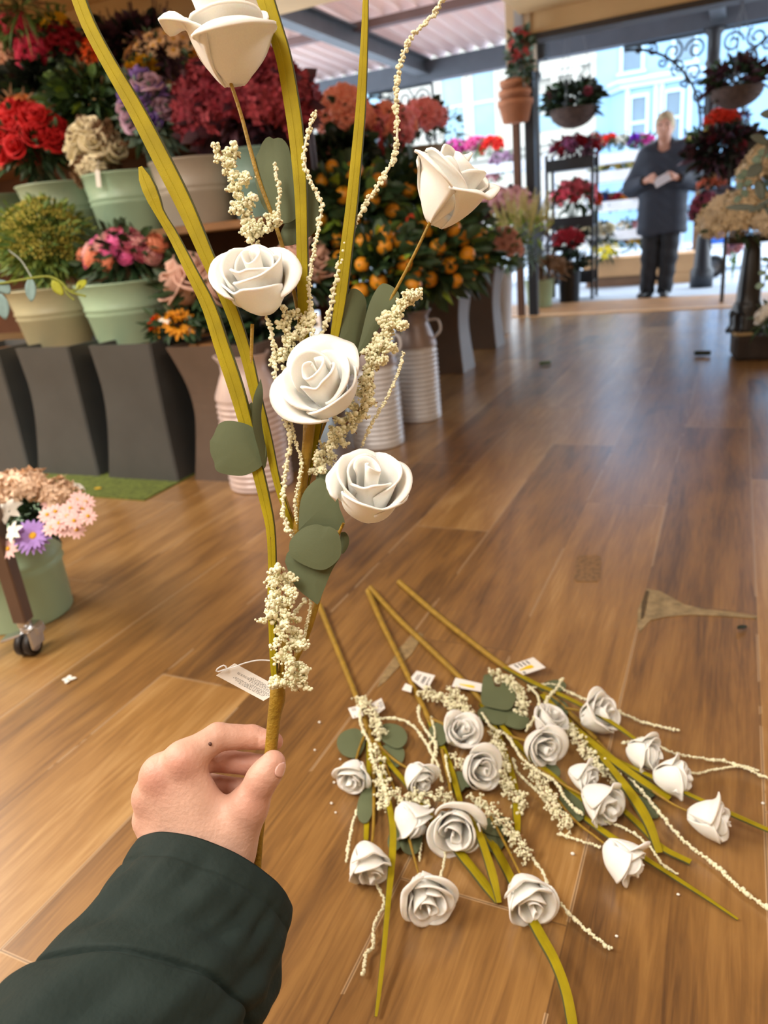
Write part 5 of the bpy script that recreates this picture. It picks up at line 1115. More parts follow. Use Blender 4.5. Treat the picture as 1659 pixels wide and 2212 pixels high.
B([(160, -30, 30, .0), (190, 50, 32, 0), (232, 130, 33, 0), (290, 230, 36, .002), (345, 335, 37, .004), (400, 445, 36, .006), (450, 560, 32, .008), (494, 655, 30, .01), (530, 760, 26, .012), (552, 850, 22, .014), (578, 948, 18, .016), (603, 1060, 14, .018), (636, 1150, 10, .02)])
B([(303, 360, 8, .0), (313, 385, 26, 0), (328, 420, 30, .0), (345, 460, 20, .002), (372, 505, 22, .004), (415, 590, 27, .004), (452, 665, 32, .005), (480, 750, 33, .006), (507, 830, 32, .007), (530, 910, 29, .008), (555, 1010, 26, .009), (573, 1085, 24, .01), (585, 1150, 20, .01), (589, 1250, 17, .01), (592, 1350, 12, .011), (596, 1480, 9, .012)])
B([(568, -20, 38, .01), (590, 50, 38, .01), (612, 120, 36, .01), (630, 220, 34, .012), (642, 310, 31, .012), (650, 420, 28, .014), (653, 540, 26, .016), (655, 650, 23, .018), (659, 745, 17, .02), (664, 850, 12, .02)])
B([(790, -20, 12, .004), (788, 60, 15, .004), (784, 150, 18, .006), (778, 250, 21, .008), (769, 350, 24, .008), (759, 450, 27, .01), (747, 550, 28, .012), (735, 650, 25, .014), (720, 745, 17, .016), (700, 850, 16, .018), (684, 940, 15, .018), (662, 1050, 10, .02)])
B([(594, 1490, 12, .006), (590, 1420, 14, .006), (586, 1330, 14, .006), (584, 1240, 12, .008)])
h.sprig([(606, 1222, -.012), (612, 1264, -.014), (604, 1314, -.016), (612, 1360, -.016), (632, 1400, -.014), (630, 1440, -.012), (618, 1485, -.008)], 84, 1, 2.3)
h.sprig([(618, 1340, -.01), (592, 1310, -.01), (578, 1300, -.01)], 44, 2)
h.sprig([(630, 1400, -.008), (648, 1385, -.01), (652, 1400, -.01)], 40, 3)
h.sprig([(622, 1480, -.006), (645, 1470, -.01), (660, 1448, -.012)], 30, 4, 1.2)
h.sprig([(606, 1478, -.008), (590, 1470, -.01)], 20, 5)
h.sprig([(470, 316, .004), (484, 345, .004), (496, 372, .004), (508, 400, .005), (520, 440, .006), (535, 475, .008), (548, 520, .01), (556, 560, .014)], 34, 6)
h.sprig([(504, 312, .002), (498, 340, .003), (490, 362, .004)], 24, 7)
h.sprig([(520, 395, 0), (538, 380, 0)], 24, 8); h.sprig([(528, 440, .002), (552, 424, 0)], 24, 9); h.sprig([(522, 445, .002), (503, 450, 0)], 20, 10)
h.sprig([(545, 500, .008), (575, 490, .006), (598, 468, .004), (604, 486, .004)], 32, 11); h.sprig([(545, 500, .008), (525, 495, .006)], 20, 12)
h.twig([(594, 352), (598, 383), (604, 416), (600, 449), (602, 468)], 15, 13, .002)
h.sprig([(612, 664, .012), (628, 685, .012), (616, 716, .012), (632, 735, .012), (622, 760, .012), (636, 790, .012), (640, 830, .014)], 42, 14)
h.sprig([(622, 755, .01), (586, 782, .01)], 26, 15); h.sprig([(634, 730, .01), (662, 705, .008), (668, 672, .008)], 30, 16)
h.sprig([(902, 628, .01), (866, 658, .01), (846, 695, .01), (828, 725, .01), (805, 765, .011), (794, 813, .012), (786, 868, .012)], 30, 17, 1.2)
h.sprig([(848, 690, .008), (826, 686, .006)], 24, 18); h.sprig([(844, 695, .008), (876, 706, .006)], 22, 19); h.sprig([(815, 745, .008), (850, 750, .006)], 26, 20); h.sprig([(808, 765, .01), (796, 752, .008)], 28, 21); h.sprig([(798, 785, .008), (834, 776, .006)], 24, 22); h.sprig([(795, 830, .008), (788, 818, .006), (800, 880, .006)], 26, 23)
h.sprig([(788, 872, .012), (752, 912, .012), (722, 948, .012), (700, 985, .013), (688, 1022, .014)], 50, 24, 1.6)
T = h.twig
T([(680, 243), (662, 300), (657, 343), (664, 375), (680, 408), (695, 445), (686, 499), (674, 565), (668, 615), (672, 681), (678, 735)], 17, 31, .006)
T([(960, -15), (948, 15), (915, 55), (887, 83), (864, 140), (855, 211), (858, 287), (849, 345), (817, 400), (780, 458), (745, 530), (727, 598), (712, 674), (690, 740)], 19, 32, .014)
T([(872, 760), (857, 813), (835, 860), (812, 900), (791, 940), (781, 965)], 11, 33, .012)
T([(579, 688), (591, 747), (596, 813), (604, 870), (618, 915), (629, 943), (619, 999), (612, 1065), (615, 1122), (632, 1158)], 19, 34, .006)
T([(612, 790), (615, 847), (625, 900), (642, 966), (652, 1006), (638, 1080), (642, 1130)], 12, 35, .008)
T([(638, 1325), (662, 1294)], 14, 36, .004); T([(672, 1294), (665, 1340), (650, 1400)], 12, 37, .006)
def C7(l): return [(400+.3315*x, 850+.3315*y) for x, y in l]
def C6(l): return [(400+.3315*x, 250+.3315*y) for x, y in l]
Lf = h.leaf
Lf(C7([(160, 310), (185, 270), (222, 196), (300, 178), (420, 208), (480, 268), (520, 330), (528, 390), (500, 470), (440, 512), (360, 537), (235, 520), (195, 490), (190, 450), (165, 390)]), .002, .006, (.00008, 0))
Lf([(563, 818), (568, 850), (564, 900), (570, 945), (577, 985), (570, 1012), (558, 970), (546, 920), (547, 862)], .0, .002, (.0006, 0))
Lf([(533, 880), (545, 870), (548, 905), (546, 928), (532, 918)], .02, .001)
Lf(C7([(850, 545), (900, 500), (955, 508), (990, 590), (960, 680), (880, 640)]), .014)
Lf(C7([(738, 890), (748, 720), (785, 625), (858, 556), (905, 560), (930, 590), (985, 615), (1005, 740), (1040, 840), (1010, 890), (900, 890)]), .004, .005)
Lf(C7([(1012, 905), (1045, 905), (1068, 945), (1060, 1000), (1025, 1045), (1010, 1000)]), .016)
Lf(C7([(650, 1095), (672, 1030), (760, 1000), (900, 960), (1010, 1000), (1012, 1060), (958, 1150), (900, 1290), (868, 1370), (840, 1360), (740, 1280), (690, 1205)]), -.002, .006)
Lf(C7([(676, 1000), (690, 950), (762, 880), (850, 852), (910, 868), (945, 868), (995, 905), (1018, 1000), (1000, 1080), (900, 1150), (780, 1120), (690, 1060)]), -.010, .006)
Lf(C6([(440, 305), (478, 235), (505, 172), (540, 135), (572, 150), (622, 143), (668, 192), (690, 280), (722, 500), (740, 640), (690, 690), (620, 700), (560, 650), (500, 580), (470, 480), (452, 400)]), .022, .006)
Lf(C6([(760, 355), (795, 360), (815, 440), (866, 560), (870, 650), (850, 740), (800, 795), (730, 832), (628, 842), (622, 760), (700, 600)]), .030, .006)
Lf(C6([(1000, 1500), (1030, 1300), (1060, 1170), (1095, 1125), (1150, 1152), (1182, 1225), (1165, 1380), (1120, 1565), (1060, 1545)]), .024, .005, (.0003, 0))
Lf(C6([(1115, 1565), (1150, 1420), (1200, 1225), (1262, 1110), (1310, 1094), (1372, 1130), (1396, 1185), (1330, 1285), (1250, 1405), (1180, 1525)]), .020, .005)
h.rose(697, 838, 90, (-.28, .42, .86), 4, .9, -.012)
h.rose(556, 612, 86, (-.12, .60, .79), 0, 1.2, .0)
h.rose(796, 1062, 84, (.06, .66, .74), 1, 2.0, -.016, 1.15)
h.rose(972, 412, 92, (.38, .72, .52), 2, 4.1, 0, 1.0)
h.rose(490, 82, 104, (-.08, .84, .52), 4, 2.4, 0, 1.05)
# swing tag of the held spray
def tagcard(s, q, wfun, lines, name='swing_tag', yellow=False, barcode=False):
    """q: four corners (x, y) anticlockwise from the start of the first line"""
    q = np.array(q, float)
    def at(u, v, lift=0.0):
        p = q[0]*(1-u)*(1-v)+q[1]*u*(1-v)+q[2]*u*v+q[3]*(1-u)*v; return s.m(p[0], p[1], wfun(u, v)+(-lift if s.held else lift))
    U = np.linspace(0, 1, 9); G = np.array([[at(u, v) for v in np.linspace(0, 1, 5)] for u in U]); mb = MB(); sheet(mb, G, .0005); card = mb.build(name, CARD, s.root, False)
    mb = MB(); n = 0
    for (u0, u1, v0, v1) in lines:
        V_ = [at(u0, v0, .0007), at(u1, v0, .0007), at(u1, v1, .0007), at(u0, v1, .0007)]; mb.add(V_, [[0, 1, 2, 3]]); n += 1
    if n: mb.build('print', INK, card, False)
    if yellow:
        mb = MB(); a = np.linspace(0, 2*PI, 14, endpoint=False); mb.add([at(.42+.13*math.cos(x)*(1+.25*math.sin(3*x)), .5+.26*math.sin(x)*(1+.25*math.sin(3*x)), .0008) for x in a], [list(range(14))]); mb.build('yellow_logo', pm('yellow_print', '#e8c81e', .6), card, False)
    return card
g = random.Random(3); lines = []
for r, (st, en) in enumerate(((.10, .66), (.08, .80), (.05, .88), (.02, .86), (.06, .55), (.02, .60), (.0, .86), (.04, .90), (.10, .66), (.30, .62))):
    v = .86-.068*r-.03*(r > 4); u = 1-st
    while u > 1-en:
        w_ = g.uniform(.02, .06); x = u
        for k in range(int(w_/.011)):
            lines.append((max(x-.008, .02), x, v-.018*g.uniform(.6, 1), v+.018*g.uniform(.6, 1))); x -= .0115
        u -= w_+.018
tagcard(h, [(467, 1459), (569, 1514), (611, 1489), (507, 1433)], lambda u, v: .026+.003*math.sin(u*3), [(a, b, 1-d*.93, 1-c*.93) for a, b, c, d in [(l[0]*.86+.12, l[1]*.86+.12, l[2], l[3]) for l in lines]])
mb = MB(); P = h.path([(598, 1428, .02), (560, 1426, .022), (530, 1432, .022), (508, 1440, .022), (486, 1446, .022)], 20); tube(mb, P, .0007, 6); P = h.path([(486, 1446, .022), (470, 1451, .022), (468, 1446, .022), (484, 1437, .022), (490, 1446, .022), (478, 1449, .022)], 14); tube(mb, P, .0008, 6); mb.build('tag_loop', CLEAR, hroot)

# sprays lying on the floor ----------------------------------------------------
def FM(x, y, z=0.0): return on_z(x, y, z)
def floor_spray(p, label):
    r = thing('rose_spray', on_z(*p, 0), label, 'artificial flowers', 'white rose sprays lying on the floor'); return Spray(r, FM, False)
DN = (.0, -.35, .93)
# left spray
s = floor_spray((692, 1310), 'leftmost white rose spray lying on the floor, its stem end behind the held leaf')
s.stem([(690, 1306), (712, 1362), (740, 1430), (768, 1500), (790, 1560), (812, 1620)], 12, h=.008)
s.stem([(800, 1580, 10, .01), (806, 1640, 9, .012), (808, 1720, 8, .012), (806, 1800, 6, .015), (800, 1840, 5, .02)], 8, 'flower_stalk'); s.stem([(812, 1600, 8, .012), (850, 1700, 6, .015), (876, 1785, 6, .02), (905, 1890, 5, .035)], 6, 'flower_stalk'); s.stem([(808, 1600, 7, .012), (850, 1640, 6, .015), (890, 1665, 5, .02)], 6, 'flower_stalk'); s.stem([(795, 1570, 6, .012), (775, 1620, 5, .015), (765, 1660, 5, .02)], 6, 'flower_stalk')
s.blade([(806, 1600, 14, .012), (822, 1660, 12, .02), (838, 1730, 13, .03), (848, 1790, 15, .035), (846, 1860, 15, .035), (838, 1950, 13, .03), (828, 2060, 11, .02), (818, 2150, 9, .01), (812, 2196, 6, .006)])
s.blade([(812, 1600, 10, .012), (842, 1650, 11, .015), (880, 1695, 11, .018), (918, 1745, 13, .02), (945, 1790, 12, .018)])
s.blade([(798, 1590, 12, .008), (796, 1680, 12, .008), (792, 1770, 12, .008), (790, 1815, 10, .008)])
s.twig([(800, 1515, .02), (778, 1535, .025), (782, 1570, .03), (798, 1605, .03), (804, 1640, .03), (822, 1680, .03), (838, 1730, .03), (846, 1765, .02)], 10, 201, bead=2.6)
s.twig([(818, 1552, .02), (860, 1553, .02), (895, 1570, .02), (920, 1605, .02), (940, 1640, .015)], 9, 202, bead=2.5)
s.twig([(775, 1742, .008), (762, 1780, .008), (752, 1830, .01), (748, 1862, .008)], 9, 203, bead=2.5)
s.twig([(812, 1908, .008), (830, 1950, .008), (808, 1998, .008), (806, 2045, .008), (790, 2062, .008), (785, 2105, .008)], 10, 204, bead=2.6)
s.sprig([(775, 1508, .02), (798, 1530, .025), (812, 1560, .025), (824, 1592, .02)], 28, 205); s.sprig([(812, 1620, .02), (818, 1660, .025), (826, 1700, .025), (834, 1750, .02)], 30, 206)
s.sprig([(845, 1712, .03), (880, 1722, .03), (920, 1724, .03), (960, 1722, .03), (980, 1722, .03)], 34, 207, 1.3)
s.leaf(rl(762, 1606, 30, 32, .3), .012); s.leaf(rl(852, 1590, 34, 24, .5), .015); s.leaf(rl(850, 1632, 28, 26, .4), .010); s.leaf(rl(793, 1738, 18, 42, .2), .012); s.leaf(rl(892, 1812, 24, 36, .2), .012); s.leaf(rl(862, 1806, 18, 36, .5), .010)
for a in ((762, 1672, 40, (-0.14, -0.38, 0.71), 0, .3), (795, 1862, 52, (0.28, -0.52, 0.69), 1, 1), (920, 1932, 60, (0.15, -0.18, 0.73), 2, 2.2), (903, 1676, 37, (0.43, -0.38, 0.68), 3, .6), (888, 1768, 46, (0.91, -0.90, 0.38), 1, 3)): s.rose(*a[:6], h=.034)
def flabel(s, q, n, seed, **k):
    g = random.Random(seed); L = []
    if k.get('bars'):
        x = .25
        while x < .75: w_ = g.uniform(.008, .03); L.append((x, min(.75, x+w_), .50, .68)); x += w_+g.uniform(.01, .025)
        L += [(.2, .8, .80, .84), (.2, .8, .30, .34), (.2, .7, .20, .24)]; k.pop('bars')
    elif n: L = [(.62, .94, .25+.14*i, .30+.14*i) for i in range(n)] + [(.06, .22, .2, .27)]
    tagcard(s, q, lambda u, v: .012+.008*v, L, **k)
flabel(s, [(762, 1552), (752, 1530), (776, 1524), (786, 1546)], 3, 1); flabel(s, [(802, 1520), (824, 1508), (832, 1530), (812, 1545)], 4, 2)
# second spray
s = floor_spray((795, 1275), 'second white rose spray from the left on the floor with a barcode tag')
s.stem([(795, 1276), (825, 1345), (862, 1420), (896, 1490), (925, 1550), (955, 1620), (978, 1690)], 12, h=.008)
s.stem([(955, 1620, 8, .015), (972, 1700, 7, .018), (985, 1770, 6, .02)], 7, 'flower_stalk'); s.stem([(925, 1550, 6, .015), (960, 1565, 6, .02), (985, 1580, 5, .025)], 6, 'flower_stalk'); s.stem([(1058, 1760, 6, .012), (1095, 1830, 6, .02), (1130, 1900, 5, .03)], 6, 'flower_stalk')
s.blade([(930, 1560, 14, .012), (962, 1630, 14, .015), (985, 1700, 14, .015), (1000, 1760, 12, .015)])
s.blade([(1010, 1760, 10, .03), (1032, 1795, 15, .04), (1052, 1850, 18, .035), (1068, 1905, 17, .02), (1078, 1950, 12, .008)])
s.blade([(965, 1805, 16, .012), (1000, 1850, 19, .012), (1040, 1900, 20, .01), (1074, 1948, 12, .006)])
s.blade([(1050, 1800, 16, .008), (1085, 1860, 19, .01), (1125, 1940, 20, .012), (1165, 2015, 22, .02), (1198, 2075, 22, .025), (1222, 2140, 23, .02), (1236, 2212, 22, .01), (1240, 2260, 16, .006)])
s.twig([(906, 1525, .015), (905, 1550, .015), (922, 1580, .018), (942, 1610, .02), (934, 1650, .02), (950, 1668, .02)], 9, 211, bead=2.5); s.twig([(932, 1550, .015), (940, 1590, .02), (926, 1615, .02), (945, 1650, .02), (955, 1690, .02)], 8, 212, bead=2.4); s.twig([(962, 1632, .02), (966, 1660, .02), (974, 1690, .02)], 8, 213, bead=2.4)
s.twig([(962, 1830, .01), (960, 1860, .01), (950, 1898, .008)], 9, 214, bead=2.5); s.twig([(910, 1822, .01), (906, 1860, .01)], 8, 215, bead=2.4)
s.sprig([(908, 1496, .02), (935, 1500, .025), (965, 1515, .025), (985, 1540, .02)], 24, 216); s.sprig([(975, 1490, .02), (992, 1515, .03), (1012, 1545, .025), (1020, 1555, .02)], 32, 217, 1.3); s.sprig([(985, 1635, .02), (990, 1660, .02)], 28, 218)
s.sprig([(1020, 1722, .02), (1050, 1742, .025), (1085, 1775, .025), (1105, 1800, .02), (1120, 1820, .02), (1140, 1855, .015)], 30, 219, 1.1)
s.twig([(1150, 1852, .012), (1172, 1885, .01), (1190, 1925, .008), (1222, 1965, .008), (1262, 2005, .008), (1322, 2052, .008)], 11, 220, bead=2.7)
s.leaf(rl(950, 1585, 22, 26, .2), .018); s.leaf(rl(990, 1690, 22, 24, .6), .012); s.leaf(rl(1078, 1785, 34, 22, .1), .012); s.leaf(rl(1070, 1812, 28, 30, .5), .008); s.leaf(rl(1015, 1680, 14, 22, .5), .012)
for a in ((993, 1583, 42, (0.24, 0.52, 0.68), 2, 1.5), (1032, 1660, 46, (0.33, 0.15, 0.71), 3, 1), (986, 1784, 60, (-0.14, -0.08, 0.74), 0, 2), (1140, 1936, 60, (0.15, -0.22, 0.73), 1, 1.4)): s.rose(*a[:6], h=.036)
flabel(s, [(886, 1466), (900, 1449), (940, 1459), (921, 1494)], 0, 3, bars=True); flabel(s, [(868, 1490), (876, 1476), (890, 1482), (888, 1496)], 0, 4)
# third spray
s = floor_spray((800, 1268), 'third white rose spray from the left on the floor with a curled yellow tag')
s.stem([(800, 1270), (862, 1338), (930, 1402), (1000, 1470), (1050, 1525), (1100, 1590), (1150, 1650)], 12, h=.008)
s.stem([(1100, 1590, 7, .015), (1135, 1600, 6, .02), (1165, 1605, 5, .025)], 6, 'flower_stalk'); s.stem([(1150, 1650, 7, .015), (1210, 1690, 6, .02), (1280, 1730, 5, .03)], 6, 'flower_stalk'); s.stem([(1150, 1650, 7, .012), (1230, 1760, 6, .015), (1290, 1810, 5, .025), (1330, 1840, 5, .03)], 6, 'flower_stalk')
s.blade([(1040, 1520, 13, .01), (1080, 1600, 14, .012), (1110, 1690, 14, .012), (1116, 1760, 16, .012), (1118, 1800, 12, .012)])
s.blade([(1255, 1760, 12, .008), (1310, 1800, 15, .01), (1380, 1845, 14, .01), (1450, 1890, 11, .008), (1530, 1942, 9, .006), (1594, 1986, 6, .004)])
s.blade([(1330, 1735, 12, .008), (1380, 1780, 14, .01), (1430, 1830, 15, .01), (1492, 1862, 16, .008)])
s.blade([(1060, 1540, 10, .012), (1130, 1620, 12, .014), (1200, 1680, 12, .014), (1260, 1730, 10, .012)])
s.twig([(1042, 1540, .02), (1062, 1572, .02), (1095, 1590, .025), (1130, 1640, .03), (1165, 1668, .03), (1200, 1690, .025), (1225, 1730, .02), (1258, 1760, .02)], 10, 231, bead=2.6); s.twig([(1108, 1640, .012), (1120, 1670, .012), (1160, 1708, .01), (1180, 1735, .01)], 9, 232, bead=2.5)
s.twig([(1205, 1800, .01), (1240, 1812, .01), (1300, 1830, .01)], 10, 233, bead=2.6); s.twig([(1305, 1772, .01), (1360, 1795, .01), (1400, 1825, .01), (1430, 1865, .008), (1465, 1890, .006)], 9, 234, bead=2.5)
s.sprig([(1065, 1585, .02), (1082, 1620, .025), (1086, 1660, .025), (1096, 1700, .02), (1118, 1725, .02), (1132, 1744, .015)], 32, 235, 1.2); s.sprig([(1145, 1655, .02), (1172, 1700, .025), (1195, 1745, .025), (1235, 1790, .02)], 32, 236, 1.2)
s.leaf(rl(1237, 1740, 26, 38, -.4), .012); s.leaf(rl(1115, 1552, 34, 22, .3), .015); s.leaf(rl(1190, 1665, 26, 16, .5), .010)
for a in ((1168, 1610, 46, (0.24, 0.00, 0.73), 3, .5), (1186, 1560, 40, (0.43, 0.90, 0.38), 1, 1.5), (1258, 1676, 36, (0.71, -0.15, 0.64), 0, 2.2), (1296, 1730, 50, (0.53, -0.30, 0.69), 2, .9), (1345, 1852, 52, (0.71, -0.52, 0.60), 3, 1.1)): s.rose(*a[:6], h=.036)
flabel(s, [(976, 1483), (984, 1464), (1045, 1478), (1043, 1495)], 0, 5, yellow=True)
# fourth spray
s = floor_spray((862, 1257), 'rightmost white rose spray on the floor, its grass blades running out at the right edge')
s.stem([(862, 1257), (935, 1320), (1010, 1380), (1090, 1440), (1160, 1482), (1220, 1530), (1290, 1600)], 12, h=.008)
s.stem([(1220, 1530, 6, .015), (1255, 1535, 6, .02), (1285, 1542, 5, .025)], 6, 'flower_stalk'); s.stem([(1290, 1600, 6, .012), (1360, 1670, 6, .02), (1450, 1735, 5, .02), (1520, 1765, 5, .03)], 6, 'flower_stalk')
s.blade([(1090, 1440, 12, .012), (1150, 1473, 13, .015), (1210, 1500, 12, .03), (1270, 1530, 12, .045), (1330, 1566, 11, .05), (1382, 1604, 9, .045)])
s.blade([(1170, 1500, 14, .015), (1240, 1570, 16, .02), (1310, 1630, 19, .03), (1385, 1685, 20, .025), (1447, 1725, 15, .015)])
s.blade([(1230, 1560, 12, .015), (1300, 1635, 16, .03), (1360, 1710, 21, .04), (1400, 1775, 22, .03), (1424, 1842, 16, .01)])
s.blade([(1330, 1640, 10, .015), (1440, 1693, 12, .03), (1530, 1735, 12, .035), (1620, 1775, 13, .03), (1700, 1810, 12, .02)])
s.twig([(1325, 1640, .015), (1370, 1690, .02), (1420, 1750, .02), (1470, 1810, .012), (1540, 1865, .008), (1600, 1920, .008), (1690, 1985, .008)], 11, 241, bead=2.7); s.twig([(1165, 1560, .03), (1180, 1515, .035), (1200, 1490, .03), (1216, 1464, .03)], 10, 242, bead=2.6); s.twig([(1140, 1490, .015), (1190, 1478, .012), (1250, 1505, .01), (1330, 1535, .008), (1390, 1560, .008), (1466, 1578, .008)], 9, 243, bead=2.5)
s.twig([(1345, 1605, .02), (1400, 1595, .02), (1450, 1625, .015), (1530, 1640, .012), (1580, 1648, .01), (1690, 1695, .008)], 9, 244, bead=2.5); s.twig([(1450, 1655, .01), (1500, 1670, .01), (1545, 1662, .008), (1600, 1655, .008), (1640, 1665, .008)], 8, 245, bead=2.4); s.twig([(1140, 1480, .015), (1162, 1505, .02), (1160, 1540, .02), (1135, 1580, .02)], 8, 246, bead=2.4)
s.sprig([(1066, 1458, .02), (1095, 1470, .025), (1118, 1490, .025), (1130, 1515, .02), (1122, 1545, .015)], 26, 247, 1.1); s.sprig([(1222, 1565, .02), (1250, 1600, .025), (1275, 1635, .025), (1310, 1665, .02), (1340, 1690, .02)], 30, 248, 1.2)
s.leaf([(1045, 1458), (1062, 1456), (1064, 1478), (1080, 1484), (1085, 1474), (1108, 1486), (1114, 1510), (1100, 1532), (1070, 1530), (1042, 1520), (1040, 1490)], .022); s.leaf(rl(1070, 1545, 34, 20, .2), .016); s.leaf(rl(1198, 1482, 30, 13, -.1), .012); s.leaf(rl(1205, 1528, 30, 18, .5), .012); s.leaf(rl(1300, 1640, 26, 20, .6), .012); s.leaf(rl(1392, 1700, 34, 18, .6), .010); s.leaf(rl(1400, 1745, 36, 16, .6), .008)
for a in ((1291, 1545, 48, (0.62, 0.52, 0.56), 2, 2.5), (1391, 1626, 44, (0.71, 0.00, 0.64), 1, 3.0), (1452, 1678, 46, (1.09, 0.15, 0.52), 0, 1.2), (1530, 1768, 50, (1.00, 0.00, 0.56), 3, 2.0)): s.rose(*a[:6], h=.036)
flabel(s, [(1124, 1460), (1093, 1440), (1152, 1420), (1179, 1442)], 4, 6, yellow=True)

# ---------------------------------------------------------------- the arm reaching in from the lower left
SKINH = pm('skin_hand', '#d2a995', .5, .06, 45, .12, bscale=260, sss=.12)
_t = SKINH.node_tree; _b = _t.nodes['Principled BSDF']; _lk = [l for l in _t.links if l.to_socket == _b.inputs['Base Color']][0]; _src = _lk.from_socket
_vc = _t.nodes.new('ShaderNodeVertexColor'); _vc.layer_name = 'flush'; _mx2 = _t.nodes.new('ShaderNodeMix'); _mx2.data_type = 'RGBA'
_mx2.inputs[7].default_value = (*lin('#bf7766'), 1); _t.links.new(_vc.outputs['Color'], _mx2.inputs[0]); _t.links.new(_src, _mx2.inputs[6]); _t.links.new(_mx2.outputs[2], _b.inputs['Base Color'])
arm = thing('person', HM(430, 1900, .0), 'person reaching in, only hand and dark green jacket sleeve visible, pinching the rose spray stem', 'person')
def A(x, y, w): return HM(x, y, w/1000)
def mm(*r): return [q/1000 for q in r]
MC = dict(i=A(398, 1640, 8), m=A(345, 1672, 10), r=A(322, 1722, 17), p=A(322, 1772, 26))
FING = [  # PIP, DIP, tip, radii
    (A(470, 1592, 27), A(545, 1592, 35), A(592, 1602, 31), (14.2, 13.2, 11.2, 8.8)),
    (A(452, 1640, 46), A(535, 1650, 47), A(580, 1650, 38), (13.2, 12.0, 10.4, 8.6)),
    (A(436, 1690, 56), A(520, 1702, 56), A(556, 1700, 46), (11.5, 10.2, 9.0, 7.6)),
    (A(420, 1742, 60), A(490, 1752, 60), A(524, 1748, 52), (10.2, 9.0, 8.0, 6.8))]
WR = A(430, 1850, 14); WR2 = A(400, 1960, 8)
T0, T1, T2, T3 = A(497, 1830, 14), A(536, 1742, 10), A(566, 1683, 6), A(590, 1648, 6)
def hand(p):
    d = smin(cone(p, A(392, 1850, 16), A(372, 1960, 8), .030, .032), cone(p, A(470, 1850, 14), A(430, 1960, 6), .028, .032), .02)
    for k, (mc, wx) in enumerate(((MC['i'], 470), (MC['m'], 430), (MC['r'], 395), (MC['p'], 372))):
        d = smin(d, cone(p, A(wx, 1845, 12+k*3), mc, .0205-.001*k, (.0155, .0150, .0140, .0130)[k]), .020)
    d = smin(d, cone(p, A(440, 1780, 16), A(372, 1690, 20), .026, .023), .016)
    d = smin(d, cone(p, T0, T1, .0225, .0185), .018)
    f = None
    for key, (a, b, c, r) in zip('imrp', FING):
        q = smin(cone(p, MC[key], a, r[0]/1000+.0015, r[1]/1000), cone(p, a, b, r[1]/1000, r[2]/1000), .003); q = smin(q, cone(p, b, c, r[2]/1000, r[3]/1000), .003)
        f = q if f is None else smin(f, q, .0022)
    d = smin(d, f, .010)
    th = smin(cone(p, T1, T2, .0172, .0142), cone(p, T2, T3, .0142, .0116), .005); th = smin(th, ell(p, A(578, 1668, 5), (.0140, .0135, .0135)), .004)
    d = smin(d, th, .007)
    for m_ in ('i', 'm'): d = smin(d, np.linalg.norm(p-(MC[m_]-A_F*.004), axis=-1)-.0075, .014)
    for (a, b, r, k) in ((A(506, 1568, 8), A(512, 1612, 10), .0012, .002), (A(556, 1568, 22), A(557, 1612, 24), .0011, .002), (A(452, 1606, -2), A(474, 1634, 3), .0014, .004), (A(440, 1622, -7), A(466, 1648, -1), .0012, .004), (A(458, 1652, 2), A(492, 1690, 8), .0025, .004)):
        d = ssub(d, cone(p, a, b, r, r), k)
    return d
lo = np.min([MC['p'], MC['i'], T3, WR2, FING[0][2], FING[3][2], A(350, 1900, 60), A(300, 1700, 20)], 0)-.055; hi = np.max([MC['p'], MC['i'], T3, WR2, FING[0][2], FING[3][1], FING[2][1]], 0)+.055
v, q = nets(hand, lo, hi, .0021)
mb = MB(); mb.add(v, q); ho = mb.build('hand', SKINH, arm)
at = ho.data.color_attributes.new('flush', 'FLOAT_COLOR', 'POINT'); fl_ = np.zeros(len(v))
for c, r, k in ((MC['i']-A_F*.014, .020, .55), (MC['m']-A_F*.012, .020, .6), (MC['r'], .022, .5), (MC['p'], .02, .4), (A(545, 1725, -6), .026, .40), (A(566, 1690, -6), .014, .35), (T3, .016, .55), (FING[0][2], .022, .5), (FING[0][1], .03, .35), (FING[1][1], .04, .5), (FING[0][0], .018, .35)):
    fl_ = np.maximum(fl_, k*np.exp(-(np.linalg.norm(v-c, axis=1)/r)**2))
cc = np.ones((len(ho.data.vertices), 4)); cc[:len(v), :3] = fl_[:len(cc), None]; at.data.foreach_set('color', cc.ravel())
# thumb nail and the small dark mole, set on the skin surface
def skin_at(o, d, r0=.004, r1=.03):
    r = np.linspace(r0, r1, 120); q = hand(o[None]+r[:, None]*d[None]); k = np.argmax(q > 0); return o+d*r[k]
nd = (T3-T2)/np.linalg.norm(T3-T2); nn2 = -A_F*.60+A_R*.70-A_U*.42; nn2 -= nd*(nn2 @ nd); nn2 /= np.linalg.norm(nn2); ns2 = np.cross(nd, nn2)
G = []
for u in np.linspace(-1, 1, 9):
    row = []
    for tv in np.linspace(0, 1, 9):
        wd = .62*(1-.25*abs(2*tv-1)**3); dd = nn2*math.cos(u*wd)+ns2*math.sin(u*wd); o = T3+nd*(-.0045+.0125*tv-(.0018*u*u if tv > .5 else -.0016*u*u)); o2 = T3+nd*min(.0, -.0045+.0125*tv); row.append(skin_at(o if tv < .36 else o*.999+o2*.001, dd, .001)+dd*.0005)
    G.append(row)
mb = MB(); sheet(mb, np.array(G), .0006); mb.build('thumb_nail', pm('nail', '#e2b3a6', .28, .04, 20), ho)
mo = skin_at(A(454, 1607, 14), (A(454, 1607, -20)-A(454, 1607, 14))/.034, .001, .04); mb = MB(); ball(mb, mo, .0019, (1, .8, 1), ICO1); tag(mb.build('mole', pm('mole_brown', '#5a3a30', .6), ho), 'small dark mole by the index knuckle')
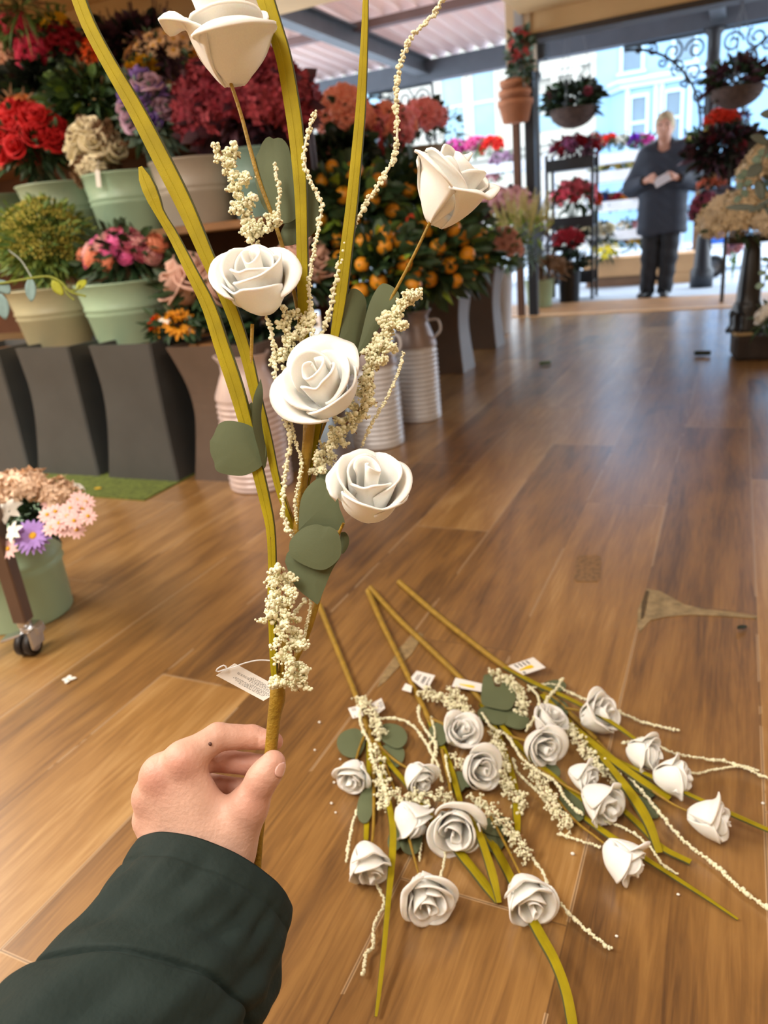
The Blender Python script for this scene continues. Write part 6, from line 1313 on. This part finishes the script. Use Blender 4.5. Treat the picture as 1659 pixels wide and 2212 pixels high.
# sleeve
SLV = pm('green_nylon', '#1d2926', .78, .10, 9, .12, bscale=160, spec=.25)
Lp = [(292, 1822), (215, 1925), (130, 2030), (40, 2120), (-70, 2235), (-220, 2400), (-340, 2540)]; Rp = [(626, 1985), (622, 2080), (606, 2150), (580, 2220), (540, 2330), (450, 2500), (380, 2640)]; Dp = [.690, .655, .622, .590, .55, .50, .46]
C_ = []; E_ = []
for l, r, d in zip(Lp, Rp, Dp): C_.append(at_d((l[0]+r[0])/2, (l[1]+r[1])/2, d)); E_.append((at_d(*r, d)-at_d(*l, d))/2)
C_ = smooth_path(C_, 160); E_ = smooth_path(np.array(E_), 160); AX = np.gradient(C_, axis=0); AX /= np.linalg.norm(AX, axis=1, keepdims=True)
E2 = np.cross(AX, E_); E2 = E2*np.sign(np.sum(E2*-A_F, 1))[:, None]*.78
th = np.linspace(0, 2*PI, 200, endpoint=False); tt = np.linspace(0, 1, 160)[:, None]; g = np.ones((160, 200))
g += .018*np.sin(3*th+9*tt)*np.sin(PI*tt)+.014*np.sin(7*th-22*tt+1)*np.minimum(1, tt*6)+.010*np.sin(5*th+34*tt)*np.minimum(1, tt*5)+.012*np.sin(2*th-16*tt)
q0 = .46+.05*np.sin(th-.5); g -= .085*np.exp(-((tt-q0)/.011)**2); g += .030*np.exp(-((tt-q0-.07)/.05)**2)+.02*np.exp(-((tt-q0+.07)/.05)**2)
g -= .022*np.exp(-((tt-.085)/.008)**2); g += .012*np.exp(-((tt-.035)/.03)**2)
for a0, t0, t1, am, wd in ((1.15, .08, .40, .055, .10), (1.75, .05, .25, .05, .10), (2.2, .1, .5, .045, .14), (.55, .10, .8, .07, .12), (.85, .08, .35, .06, .08), (1.6, .55, .95, .05, .14), (.15, .1, .7, .06, .12), (2.7, .05, .3, .04, .14), (1.0, .6, .95, .06, .12)):
    w_ = np.exp(-((tt-(t0+t1)/2)/((t1-t0)/2))**2); g -= am*w_*np.exp(-((th-(a0+.5*(tt-t0)))/wd)**2); g += am*.7*w_*np.exp(-((th-(a0+.35+.5*(tt-t0)))/wd)**2)
P = C_[:, None]+g[..., None]*(np.cos(th)[None, :, None]*E_[:, None]+np.sin(th)[None, :, None]*E2[:, None])
inn = [C_[0]+.965*(P[0]-C_[0])+AX[0]*.004, C_[5]+.90*(P[5]-C_[5]), C_[25]+.62*(P[25]-C_[25])]
P = np.concatenate([np.array(inn)[::-1], P]); mb = MB(); grid(mb, P, cv=True); mb.build('jacket_sleeve', SLV, arm)
p = at_d(98, 2185, .505); t_ = MB(); rod(t_, (-.010, 0, 0), (.010, 0, .0), .0011, 6)
